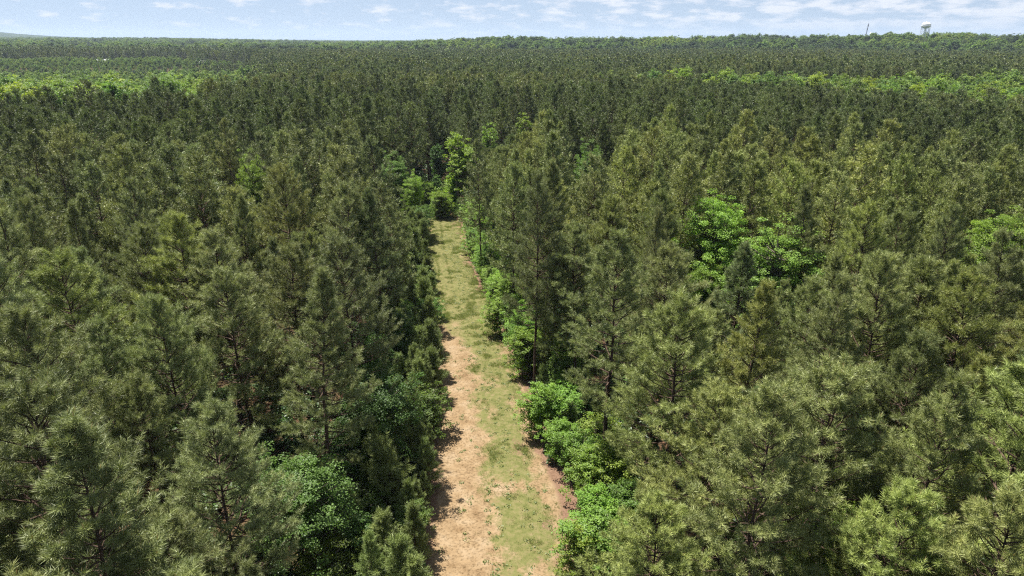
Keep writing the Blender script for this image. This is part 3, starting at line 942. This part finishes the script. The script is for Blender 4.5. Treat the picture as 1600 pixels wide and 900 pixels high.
scatter('pine_forest', 'endless dark pine plantation stretching back to the far ridges', [(srcs[k], np.concatenate(pg[k])) for k in pg])
scatter('hardwood_forest', 'light green hardwood forest covering the valley and distant ridges', [(B2[k // 2][k % 2], np.concatenate(wg[k])) for k in wg])

# undergrowth under the near trees
a = jgrid(14, 165, 2.0)
a2 = jgrid(165, 260, 2.4); a = np.vstack([a, a2[np.abs(a2[:, 0] + 15) < 26]])
off = np.abs(track_off(a[:, 0], a[:, 1]))
k = ((off > .9) | (a[:, 1] > 130)) & (rng.random(len(a)) < np.where(off < 5, 1.0, .8)) & (fbm(a[:, 0] / 9, a[:, 1] / 9, 5) > .30)
a = a[k]
v = rng.integers(0, 3, len(a)); H = rng.uniform(.8, 2.8, len(a)) * np.where(np.abs(track_off(a[:, 0], a[:, 1])) < 1.6, .55, 1)
scatter('undergrowth', 'low leafy undergrowth between the pine trunks', [(UND[i], pack(a[v == i], H[v == i], 1.7, (.9, 1.4))) for i in range(3)])

# ------------------------------------------------------------------ ground, track, grass
def ground_mat():
    m, nt, nd, lk = new_mat('forest_floor')
    g = nd.new('ShaderNodeNewGeometry')
    n1 = nd.new('ShaderNodeTexNoise'); n1.inputs['Scale'].default_value = .35; n1.inputs['Detail'].default_value = 6
    n2 = nd.new('ShaderNodeTexNoise'); n2.inputs['Scale'].default_value = 5; n2.inputs['Detail'].default_value = 6
    lk.new(g.outputs['Position'], n1.inputs['Vector']); lk.new(g.outputs['Position'], n2.inputs['Vector'])
    r1 = ramp(nd, [(.40, (.045, .062, .020)), (.55, (.105, .060, .036)), (.72, (.165, .092, .056))])
    r2 = ramp(nd, [(.3, (.55, .55, .55)), (.7, (1.2, 1.2, 1.2))])
    lk.new(n1.outputs[0], r1.inputs[0]); lk.new(n2.outputs[0], r2.inputs[0])
    mx = nd.new('ShaderNodeMix'); mx.data_type = 'RGBA'; mx.blend_type = 'MULTIPLY'; mx.inputs['Factor'].default_value = 1
    lk.new(r1.outputs[0], mx.inputs[6]); lk.new(r2.outputs[0], mx.inputs[7])
    # beyond the planted woods the land is seen only as tree-covered hills
    ln = nd.new('ShaderNodeVectorMath'); ln.operation = 'LENGTH'; lk.new(g.outputs['Position'], ln.inputs[0])
    mr = nd.new('ShaderNodeMapRange'); mr.inputs['From Min'].default_value = 900; mr.inputs['From Max'].default_value = 1400
    lk.new(ln.outputs['Value'], mr.inputs['Value'])
    n3 = nd.new('ShaderNodeTexNoise'); n3.inputs['Scale'].default_value = .02; n3.inputs['Detail'].default_value = 7
    lk.new(g.outputs['Position'], n3.inputs['Vector'])
    r3 = ramp(nd, [(.35, (.016, .030, .012)), (.65, (.042, .066, .024))]); lk.new(n3.outputs[0], r3.inputs[0])  # canopy greens, darkened to include the crowns' shade on one another
    m2 = nd.new('ShaderNodeMix'); m2.data_type = 'RGBA'; lk.new(mr.outputs[0], m2.inputs['Factor'])
    lk.new(mx.outputs[2], m2.inputs[6]); lk.new(r3.outputs[0], m2.inputs[7])
    p = nd.new('ShaderNodeBsdfPrincipled'); p.inputs['Roughness'].default_value = .95; p.inputs['Specular IOR Level'].default_value = .1
    lk.new(m2.outputs[2], p.inputs['Base Color'])
    b = nd.new('ShaderNodeBump'); b.inputs['Strength'].default_value = .6; b.inputs['Distance'].default_value = .08
    lk.new(n2.outputs[0], b.inputs['Height']); lk.new(b.outputs[0], p.inputs['Normal'])
    o = nd.new('ShaderNodeOutputMaterial'); lk.new(p.outputs[0], o.inputs[0])
    return m


rad = np.concatenate([[0], np.geomspace(6, 9600, 170)]); na = 300
ang = np.arange(na) * 2 * math.pi / na
Xg = rad[:, None] * np.sin(ang); Yg = rad[:, None] * np.cos(ang)
Zg = terrain(Xg, Yg)
rr = np.hypot(Xg, Yg)
Zg = np.where(Yg < 0, Zg * 0, Zg)
Zg += sstep(4400, 4800, rr) * (15 + 9 * fbm(Xg / 70, Yg / 70, 8))      # canopy surface of the farthest woods
mb = MB()
i, j = np.meshgrid(np.arange(len(rad) - 1), np.arange(na), indexing='ij')
f = np.stack([i * na + j, (i + 1) * na + j, (i + 1) * na + (j + 1) % na, i * na + (j + 1) % na], -1).reshape(-1, 4)[:, ::-1]
mb.add(np.stack([Xg, Yg, Zg], -1).reshape(-1, 3), f)
tag(link('ground', mb.mesh('ground', [ground_mat()], True)), 'forest floor of brown pine straw rolling away to wooded hills', kind='structure')


def wear(x, y):
    """1 bare sandy dirt, 0 grass cover"""
    l, r_ = edge_x(EL, y), edge_x(ER, y)
    u = (x - l) / np.maximum(r_ - l, .1)
    n = fbm(x / 1.7, y / 2.6, 31, 4) - .5
    n2 = fbm(x / .5, y / .7, 37, 3) - .5
    bare = sstep(.58, .30, u + n * .55 + n2 * .35) * .95
    bare = np.maximum(bare, .8 * sstep(.84, 1.0, u + n * .35 + n2 * .3))
    bare = bare * (1 - .92 * sstep(68, 82, y + n * 22))
    bare = np.maximum(bare, .8 * sstep(.60, .76, fbm(x / 3.2 + 4, y / 4.5, 53) + n2 * .25))
    return np.clip(bare, 0, 1)


def track_mat():
    m, nt, nd, lk = new_mat('sandy_track')
    g = nd.new('ShaderNodeNewGeometry')
    a = nd.new('ShaderNodeAttribute'); a.attribute_name = 'tint'
    e = nd.new('ShaderNodeAttribute'); e.attribute_name = 'verge'
    def noise(s, d=6):
        n = nd.new('ShaderNodeTexNoise'); n.inputs['Scale'].default_value = s; n.inputs['Detail'].default_value = d; n.inputs['Roughness'].default_value = .65
        lk.new(g.outputs['Position'], n.inputs['Vector']); return n
    n1, n2, n3 = noise(.7), noise(6), noise(2.2)
    sand = ramp(nd, [(.30, (.165, .108, .056)), (.5, (.238, .167, .094)), (.72, (.285, .215, .137))]); lk.new(n1.outputs[0], sand.inputs[0])
    grit = ramp(nd, [(.34, (.45, .42, .38)), (.50, (1, 1, 1)), (.75, (1.15, 1.13, 1.1))]); lk.new(n2.outputs[0], grit.inputs[0])
    mx = nd.new('ShaderNodeMix'); mx.data_type = 'RGBA'; mx.blend_type = 'MULTIPLY'; mx.inputs['Factor'].default_value = 1
    lk.new(sand.outputs[0], mx.inputs[6]); lk.new(grit.outputs[0], mx.inputs[7])
    grass = ramp(nd, [(.3, (.084, .096, .027)), (.5, (.132, .132, .046)), (.72, (.19, .155, .078))]); lk.new(n3.outputs[0], grass.inputs[0])
    # ragged border between sand and thin turf
    ad = nd.new('ShaderNodeMath'); ad.operation = 'MULTIPLY_ADD'; ad.inputs[1].default_value = 1.5; ad.inputs[2].default_value = -.75
    lk.new(n2.outputs[0], ad.inputs[0])
    sm = nd.new('ShaderNodeMath'); sm.operation = 'ADD'; lk.new(a.outputs['Fac'], sm.inputs[0]); lk.new(ad.outputs[0], sm.inputs[1])
    mr = nd.new('ShaderNodeMapRange'); mr.inputs['From Min'].default_value = .05; mr.inputs['From Max'].default_value = .75
    lk.new(sm.outputs[0], mr.inputs['Value'])
    m2 = nd.new('ShaderNodeMix'); m2.data_type = 'RGBA'; lk.new(mr.outputs[0], m2.inputs['Factor'])
    lk.new(grass.outputs[0], m2.inputs[6]); lk.new(mx.outputs[2], m2.inputs[7])
    straw = ramp(nd, [(.3, (.10, .055, .034)), (.6, (.20, .125, .082)), (.75, (.25, .17, .115))]); lk.new(n2.outputs[0], straw.inputs[0])
    s2 = nd.new('ShaderNodeMath'); s2.operation = 'ADD'; lk.new(e.outputs['Fac'], s2.inputs[0]); lk.new(ad.outputs[0], s2.inputs[1])
    mr2 = nd.new('ShaderNodeMapRange'); mr2.inputs['From Min'].default_value = .35; mr2.inputs['From Max'].default_value = .7
    lk.new(s2.outputs[0], mr2.inputs['Value'])
    m3 = nd.new('ShaderNodeMix'); m3.data_type = 'RGBA'; lk.new(mr2.outputs[0], m3.inputs['Factor'])
    lk.new(m2.outputs[2], m3.inputs[6]); lk.new(straw.outputs[0], m3.inputs[7])
    p = nd.new('ShaderNodeBsdfPrincipled'); p.inputs['Roughness'].default_value = .95; p.inputs['Specular IOR Level'].default_value = .1
    lk.new(m3.outputs[2], p.inputs['Base Color'])
    b = nd.new('ShaderNodeBump'); b.inputs['Strength'].default_value = .7; b.inputs['Distance'].default_value = .06
    lk.new(n2.outputs[0], b.inputs['Height']); lk.new(b.outputs[0], p.inputs['Normal'])
    o = nd.new('ShaderNodeOutputMaterial'); lk.new(p.outputs[0], o.inputs[0])
    return m


ys = np.concatenate([np.arange(EL[0, 1], 130, .22), np.arange(130, 134, 1)]); us = np.linspace(-.22, 1.22, 60)
l, r_ = edge_x(EL, ys)[:, None], edge_x(ER, ys)[:, None]
wob = (fbm(ys / 3.1, ys * 0 + 2, 61) - .5)[:, None] * .8
X = l + (r_ - l) * us + wob * np.abs(us - .5) * 2; Y = np.repeat(ys[:, None], len(us), 1)
rut = sum(np.exp(-((us[None] - c0 - .03 * (fbm(ys / 9, ys * 0 + c0 * 9, 63)[:, None] - .5)) / .035) ** 2) for c0 in (.16, .42))
Zt = .02 - .05 * rut + .07 * (fbm(X / 1.1, Y / 1.6, 71) - .5) * sstep(1.22, 1.0, np.abs(us - .5) * 2 + .0) + .09 * sstep(1.4, .6, np.abs(us - .5) * 2) + terrain(X, Y) * (Y > 130)
mb = MB()
i, j = np.meshgrid(np.arange(len(ys) - 1), np.arange(len(us) - 1), indexing='ij'); nu = len(us)
f = np.stack([i * nu + j, i * nu + j + 1, (i + 1) * nu + j + 1, (i + 1) * nu + j], -1).reshape(-1, 4)
W = wear(X, Y)
mb.add(np.stack([X, Y, Zt], -1).reshape(-1, 3), f, 0, W.ravel())
me = mb.mesh('dirt_track', [track_mat()], True)
red = np.clip(sstep(.47, .62, np.abs(us - .5))[None] * np.ones_like(X) + .55 * sstep(.60, .72, fbm(X / 2.4 + 9, Y / 3.4, 83)) * sstep(.6, .85, us)[None], 0, 1)
q = me.attributes.new('verge', 'FLOAT', 'POINT'); q.data.foreach_set('value', red.astype(np.float32).ravel())
tag(link('dirt_track', me), 'sandy track with patches of thin grass running between the pines', kind='structure')

# grass blades and weeds on the track
n = 90000
y = rng.uniform(30, 128, n); u = rng.uniform(-.06, 1.06, n)
x = edge_x(EL, y) + (edge_x(ER, y) - edge_x(EL, y)) * u
k = rng.random(n) > wear(x, y) * 1.15 - .02 * (rng.random(n) < .2)
k &= (fbm(x / .9, y / .9, 97) > .40)
x, y = x[k], y[k]; n = len(x)
NB = 5
ph = rng.random((n, NB)) * 6.28; hgt = (rng.uniform(.05, .17, n) * (1 + 1.2 * (vnoise(x / 1.3, y / 1.3, 99) > .72)))[:, None] * rng.uniform(.6, 1.2, (n, NB))
dx = np.stack([np.cos(ph), np.sin(ph), 0 * ph], -1)
b = np.stack([x, y, 0 * x + .035], -1)[:, None] + dx * rng.uniform(.0, .07, (n, NB, 1))
tip = b + dx * (hgt * .6)[..., None] + np.array([0, 0, 1.]) * hgt[..., None]
sd = np.stack([-np.sin(ph), np.cos(ph), 0 * ph], -1) * .014
V = np.stack([b - sd, b + sd, tip], 2).reshape(-1, 3)
mb = MB(); mb.add(V, np.arange(len(V)).reshape(-1, 3), 0, np.repeat(np.clip(rng.normal(.5, .22, n), 0, 1), NB * 3))
# broad-leaved weeds in little rosettes
nw = 420
yw = rng.uniform(32, 120, nw); uw = rng.beta(3, 2, nw); xw = edge_x(EL, yw) + (edge_x(ER, yw) - edge_x(EL, yw)) * uw
K = 22
pc = np.stack([xw, yw, 0 * xw + .09], -1)[:, None] + rng.normal(0, 1, (nw, K, 3)) * (rng.uniform(.06, .2, nw)[:, None, None]) * np.array([1, 1, .3])
pc[..., 2] = np.abs(pc[..., 2]) + .04
leaves(mb, pc.reshape(-1, 3), nrm(rng.normal(0, .4, (nw * K, 3)) + np.array([0, 0, 1.])), .11, np.clip(rng.normal(.25, .15, nw * K), 0, 1), rng)
tag(link('grass', mb.mesh('grass', [M_GRASS])), 'thin yellowish grass and weeds growing on the sandy track', kind='stuff')

# fallen branches by the right verge
M_DEAD = bark_mat('dead_wood', (.20, .17, .14), (.42, .37, .32), 9)
def fallen(px, py, ln, rz, lab):
    r = np.random.default_rng(int(px)); x, y = at(px, py)
    mb = MB()
    s = np.linspace(0, 1, 7)
    Pm = np.stack([ln * (s - .5), .12 * np.sin(s * 5), .10 + .25 * s], -1)
    tubes(mb, Pm[None], np.linspace(.055, .015, 7)[None], 6, cap=True)
    for q in range(7):
        b = Pm[1 + q % 5]; d = nrm(np.array([.7, (-1) ** q * .7, r.uniform(-.1, .7)])); l2 = ln * r.uniform(.15, .34)
        Q = np.stack([b, b + d * l2 * .5, b + d * l2 + np.array([0, 0, -.05])])
        tubes(mb, Q[None], np.array([[.022, .015, .006]]), 4)
    o = link('fallen_branch', mb.mesh('fallen_branch', [M_DEAD], True), None, (x, y, 0)); o.rotation_euler = (0, 0, rz)
    tag(o, lab, 'branch', 'dead branches by the right verge')
fallen(945, 838, 2.6, .3, 'bleached fallen branch by the lowest bright bushes on the right verge')
fallen(880, 690, 1.9, 2.1, 'grey fallen branch lying in the bushes near the exposed pine trunk')

# ------------------------------------------------------------------ distant structures
WHITE = flat_mat('white_tank_paint', (.80, .81, .80), .4, noise=.04, scale=.3)
BAND = flat_mat('tank_band_paint', (.50, .51, .50), .5, noise=.05)
STEEL = flat_mat('painted_steel', (.52, .54, .55), .5, noise=.08)
MASTM = flat_mat('dark_mast_steel', (.10, .10, .12), .6)


def water_tower():
    D = 1250.0
    x, y = at_dist(1443, D)
    g = float(terrain(x, y)) + 0
    top = CAM_H + (62 - 39.5) / F * y / cp + 0.0        # its crown stands this high above the eye
    th = 8.6; rad_ = 6.1
    root = bpy.data.objects.new('water_tower', None); COL.objects.link(root); root.location = (x, y, g)
    H = top - g
    zc = H - th * .48
    a = np.linspace(-math.pi / 2, math.pi / 2, 22)
    prof = [(max(.02, rad_ * abs(math.cos(t)) ** .8), zc + th * .5 * math.sin(t)) for t in a]
    mb = MB(); lathe(mb, prof, 32); tank = link('tank', mb.mesh('tank', [WHITE], True), root)
    mb = MB(); lathe(mb, [(rad_ * .985, zc + .5), (rad_ + .12, zc + .5), (rad_ + .12, zc + 1.7), (rad_ * .97, zc + 1.7)], 32)
    link('painted_band', mb.mesh('painted_band', [BAND], True), tank)
    mb = MB(); lathe(mb, [(rad_ * .9, zc - 1.3), (rad_ + .9, zc - 1.3), (rad_ + .9, zc - .9), (rad_ * .9, zc - .9)], 32)
    ct = link('catwalk', mb.mesh('catwalk', [STEEL]), root)
    mb = MB()
    an = np.arange(33) * 2 * math.pi / 32
    for hh in (.0, .6, 1.1):
        Pm = np.stack([np.cos(an) * (rad_ + .85), np.sin(an) * (rad_ + .85), 0 * an + zc - .9 + hh], -1); tubes(mb, Pm[None], np.full((1, 33), .05), 4)
    link('railing', mb.mesh('railing', [STEEL]), ct)
    mb = MB(); lathe(mb, [(.9, 0), (.9, zc - th * .45)], 12); link('riser_pipe', mb.mesh('riser_pipe', [WHITE], True), root)
    for k in range(6):
        t = k * math.pi / 3 + .3
        mb = MB()
        Pm = np.array([[math.cos(t) * (rad_ * 1.08), math.sin(t) * (rad_ * 1.08), 0], [math.cos(t) * rad_ * .95, math.sin(t) * rad_ * .95, zc - .6]])
        tubes(mb, Pm[None], np.array([[.36, .30]]), 8); link('leg', mb.mesh('leg', [WHITE], True), root)
    for k in range(6):
        t0, t1 = k * math.pi / 3 + .3, (k + 1) * math.pi / 3 + .3
        mb = MB()
        for f0, f1 in ((.05, .35), (.35, .65), (.65, .95)):
            for ta, tb in ((t0, t1), (t1, t0)):
                ra, rb = rad_ * (1.08 - .13 * f0), rad_ * (1.08 - .13 * f1)
                Pm = np.array([[math.cos(ta) * ra, math.sin(ta) * ra, zc * f0], [math.cos(tb) * rb, math.sin(tb) * rb, zc * f1]])
                tubes(mb, Pm[None], np.array([[.07, .07]]), 4)
        link('brace', mb.mesh('brace', [STEEL]), root)
    mb = MB(); lathe(mb, [(.02, zc + th * .62), (.5, zc + th * .6), (.6, zc + th * .5), (.6, zc + th * .44)], 12); link('vent', mb.mesh('vent', [WHITE], True), tank)
    tag(root, 'white water tower on slender legs rising above the far right treeline', 'water tower')
water_tower()


def mast():
    x, y = at_dist(1350, 1450.0); g = float(terrain(x, y))
    top = CAM_H + (62 - 41) / F * y / cp
    H = top - g
    root = bpy.data.objects.new('radio_mast', None); COL.objects.link(root); root.location = (x, y, g); root.rotation_euler = (0, R(5), 0)
    mb = MB()
    z = np.linspace(0, H, 14)
    for k in range(3):
        t = k * 2.094
        Pm = np.stack([math.cos(t) * (1.1 - .5 * z / H), math.sin(t) * (1.1 - .5 * z / H), z], -1)
        tubes(mb, Pm[None], np.full((1, 14), .17), 5)
        for q in range(13):
            t2 = (k + 1) * 2.094
            ra, rb = 1.1 - .5 * z[q] / H, 1.1 - .5 * z[q + 1] / H
            tubes(mb, np.array([[[math.cos(t) * ra, math.sin(t) * ra, z[q]], [math.cos(t2) * rb, math.sin(t2) * rb, z[q + 1]]]]), np.array([[.12, .12]]), 4)
    link('lattice_column', mb.mesh('lattice_column', [MASTM], True), root)
    mb = MB(); lathe(mb, [(.02, H + 2.2), (.12, H + 2), (.16, H - .5)], 8); link('antenna', mb.mesh('antenna', [MASTM], True), root)
    for zz in (H * .93, H * .80):
        mb = MB(); lathe(mb, [(.7, zz - .9), (1.0, zz - .9), (1.0, zz + .9), (.7, zz + .9)], 10); link('antenna_drum', mb.mesh('antenna_drum', [MASTM], True), root)
    tag(root, 'thin dark radio mast leaning slightly above the treeline left of the water tower', 'radio mast')
    x, y = at_dist(1359, 1420.0); g = float(terrain(x, y)); H = CAM_H + (62 - 52.5) / F * y / cp - g
    root = bpy.data.objects.new('silo', None); COL.objects.link(root); root.location = (x, y, g)
    mb = MB(); lathe(mb, [(1.5, 0), (1.5, H - 2.4)], 20); link('shaft', mb.mesh('shaft', [WHITE], True), root)
    mb = MB(); lathe(mb, [(1.55, H - 2.4), (1.3, H - 1.2), (.7, H - .3), (.02, H)], 20); link('dome', mb.mesh('dome', [WHITE], True), root)
    tag(root, 'tiny white rounded silo top peeping over the trees beside the dark mast', 'silo')
mast()

HW = flat_mat('house_siding', (.50, .47, .43), .8); HR = flat_mat('pale_metal_roof', (.55, .56, .59), .5, noise=.08); HG = flat_mat('window_glass', (.03, .04, .05), .1)
def house(pos, rz, lab, w=11.5, d=8, h=2.9):
    x, y = pos
    root = bpy.data.objects.new('farm_house', None); COL.objects.link(root); root.location = (x, y, float(terrain(x, y))); root.rotation_euler = (0, 0, rz)
    mb = MB(); box(mb, -w / 2, w / 2, -d / 2, d / 2, -.5, h)
    mb.add([(-w / 2, -d / 2, h), (-w / 2, d / 2, h), (-w / 2, 0, h + 2.9)], [(0, 2, 1)]); mb.add([(w / 2, -d / 2, h), (w / 2, d / 2, h), (w / 2, 0, h + 2.9)], [(0, 1, 2)])
    wl = link('wall', mb.mesh('wall', [HW]), root)
    mb = MB()
    for s in (-1, 1):
        a = np.array([(-w / 2 - .5, s * (d / 2 + .5), h - .25), (w / 2 + .5, s * (d / 2 + .5), h - .25), (w / 2 + .5, 0, h + 3.05), (-w / 2 - .5, 0, h + 3.05)])
        mb.add(np.vstack([a, a + np.array([0, 0, .15])]), [(0, 1, 2, 3), (4, 7, 6, 5), (0, 4, 5, 1), (1, 5, 6, 2), (2, 6, 7, 3), (3, 7, 4, 0)])
    rf = link('roof', mb.mesh('roof', [HR]), root)
    mb = MB(); box(mb, 3, 3.7, .8, 1.5, h + 1, h + 3.9); link('chimney', mb.mesh('chimney', [HW]), rf)
    for q in (-5.2, -2.6, 2.6, 5.2):
        mb = MB(); box(mb, q - .6, q + .6, -d / 2 - .04, -d / 2 + .02, 1.0, 2.3); link('window', mb.mesh('window', [HG]), root)
    mb = MB(); box(mb, -.5, .5, -d / 2 - .05, -d / 2 + .02, 0, 2.1); link('door', mb.mesh('door', [HG]), root)
    tag(root, lab, 'house', 'distant houses on the left')
house(HP[0], .25, 'distant pale-roofed house on the far left below the dark conifers')
house(HP[1], -.15, 'distant white-roofed house nearer the middle in front of the dark conifer wood')

# ------------------------------------------------------------------ sky, sun, air
SUN_EL, SUN_AZ = 68.0, -50.0       # azimuth measured from straight ahead, negative to the left
w = bpy.data.worlds.new('World'); SC.world = w; w.use_nodes = True
nd, lk = w.node_tree.nodes, w.node_tree.links; nd.clear()
sky = nd.new('ShaderNodeTexSky'); sky.sky_type = 'NISHITA'; sky.sun_disc = False
sky.sun_elevation = R(SUN_EL); sky.sun_rotation = R(SUN_AZ); sky.air_density = 1.0; sky.dust_density = .6; sky.ozone_density = 1.5
tc = nd.new('ShaderNodeTexCoord'); sx = nd.new('ShaderNodeSeparateXYZ'); lk.new(tc.outputs['Generated'], sx.inputs[0])
# broken cloud: noise laid over bearing and elevation, as the flat cloud layer looks so close to the horizon
az = nd.new('ShaderNodeMath'); az.operation = 'ARCTAN2'; lk.new(sx.outputs['X'], az.inputs[0]); lk.new(sx.outputs['Y'], az.inputs[1])
cx = nd.new('ShaderNodeCombineXYZ')
m1 = nd.new('ShaderNodeMath'); m1.operation = 'MULTIPLY'; m1.inputs[1].default_value = 25; lk.new(az.outputs[0], m1.inputs[0])
m2 = nd.new('ShaderNodeMath'); m2.operation = 'MULTIPLY'; m2.inputs[1].default_value = 92; lk.new(sx.outputs['Z'], m2.inputs[0])
lk.new(m1.outputs[0], cx.inputs[0]); lk.new(m2.outputs[0], cx.inputs[1])
cn = nd.new('ShaderNodeTexNoise'); cn.inputs['Scale'].default_value = 1.0; cn.inputs['Detail'].default_value = 7; cn.inputs['Roughness'].default_value = .58
lk.new(cx.outputs[0], cn.inputs['Vector'])
# more cloud to the right
bi = nd.new('ShaderNodeMapRange'); bi.inputs['From Min'].default_value = -.6; bi.inputs['From Max'].default_value = .5
bi.inputs['To Min'].default_value = -.03; bi.inputs['To Max'].default_value = .13; lk.new(az.outputs[0], bi.inputs['Value'])
ad = nd.new('ShaderNodeMath'); ad.operation = 'ADD'; lk.new(cn.outputs[0], ad.inputs[0]); lk.new(bi.outputs[0], ad.inputs[1])
cr = ramp(nd, [(.54, (0, 0, 0)), (.70, (1, 1, 1))]); lk.new(ad.outputs[0], cr.inputs[0])
hz = nd.new('ShaderNodeMapRange'); hz.inputs['From Min'].default_value = .0; hz.inputs['From Max'].default_value = .03; hz.inputs['To Min'].default_value = .15; hz.inputs['To Max'].default_value = .8
lk.new(sx.outputs['Z'], hz.inputs['Value'])
cm = nd.new('ShaderNodeMath'); cm.operation = 'MULTIPLY'; lk.new(cr.outputs[0], cm.inputs[0]); lk.new(hz.outputs[0], cm.inputs[1])
mx = nd.new('ShaderNodeMix'); mx.data_type = 'RGBA'; lk.new(cm.outputs[0], mx.inputs['Factor'])
sv = nd.new('ShaderNodeCombineXYZ'); lz = nd.new('ShaderNodeMath'); lz.operation = 'MULTIPLY_ADD'; lz.inputs[1].default_value = 1.1; lz.inputs[2].default_value = .17
lk.new(sx.outputs['Z'], lz.inputs[0]); lk.new(sx.outputs['X'], sv.inputs[0]); lk.new(sx.outputs['Y'], sv.inputs[1]); lk.new(lz.outputs[0], sv.inputs[2])
vn = nd.new('ShaderNodeVectorMath'); vn.operation = 'NORMALIZE'; lk.new(sv.outputs[0], vn.inputs[0]); lk.new(vn.outputs[0], sky.inputs[0])
pale = nd.new('ShaderNodeMix'); pale.data_type = 'RGBA'; pf = nd.new('ShaderNodeMapRange'); pf.inputs['From Max'].default_value = .30; pf.inputs['To Min'].default_value = .6; pf.inputs['To Max'].default_value = 0; lk.new(sx.outputs['Z'], pf.inputs['Value']); lk.new(pf.outputs[0], pale.inputs['Factor']); pale.inputs[7].default_value = (4.5, 5.15, 5.8, 1)
lk.new(sky.outputs[0], pale.inputs[6]); lk.new(pale.outputs[2], mx.inputs[6]); mx.inputs[7].default_value = (6.6, 6.8, 7.3, 1)
bg = nd.new('ShaderNodeBackground'); bg.inputs['Strength'].default_value = .063; lk.new(mx.outputs[2], bg.inputs[0])
wo = nd.new('ShaderNodeOutputWorld'); lk.new(bg.outputs[0], wo.inputs[0])

sun = bpy.data.lights.new('sun', 'SUN'); sun.energy = 5.0; sun.angle = R(.53); sun.color = (1, .955, .88)
so = bpy.data.objects.new('sun', sun); COL.objects.link(so)
so.rotation_euler = (R(90 - SUN_EL), 0, -R(SUN_AZ) + math.pi)

HAZE = True
if HAZE:
    mb = MB(); box(mb, -9800, 9800, -9800, 9800, -60, 140)
    m, nt, n_, l_ = new_mat('air_haze')
    pv = n_.new('ShaderNodeVolumePrincipled'); pv.inputs['Color'].default_value = (.66, .80, 1, 1); pv.inputs['Density'].default_value = .00007; pv.inputs['Anisotropy'].default_value = .2
    o = n_.new('ShaderNodeOutputMaterial'); l_.new(pv.outputs[0], o.inputs['Volume'])
    tag(link('haze', mb.mesh('haze', [m])), 'thin summer haze over the distant woods', kind='stuff')

cam = bpy.data.cameras.new('camera'); co = bpy.data.objects.new('camera', cam); COL.objects.link(co)
cam.sensor_width = 36; cam.lens = 36 * F / 1600; cam.clip_end = 40000; cam.clip_start = .5
co.location = (0, 0, CAM_H); co.rotation_euler = (math.pi / 2 - PITCH, 0, 0)
SC.camera = co
SC.view_settings.view_transform = 'Standard'; SC.view_settings.look = 'None'; SC.view_settings.gamma = 1; SC.view_settings.exposure = 1.17
SC.view_settings.use_curve_mapping = False
c = SC.cycles
c.max_bounces = 5; c.diffuse_bounces = 3; c.glossy_bounces = 1; c.transmission_bounces = 3; c.transparent_max_bounces = 4; c.volume_bounces = 0
c.use_denoising = False; c.sample_clamp_direct = 8; c.sample_clamp_indirect = 3; c.denoiser = 'OPENIMAGEDENOISE'; c.caustics_reflective = False; c.caustics_refractive = False
c.use_adaptive_sampling = False
c.pixel_filter_type = 'BLACKMAN_HARRIS'; c.filter_width = 1.2
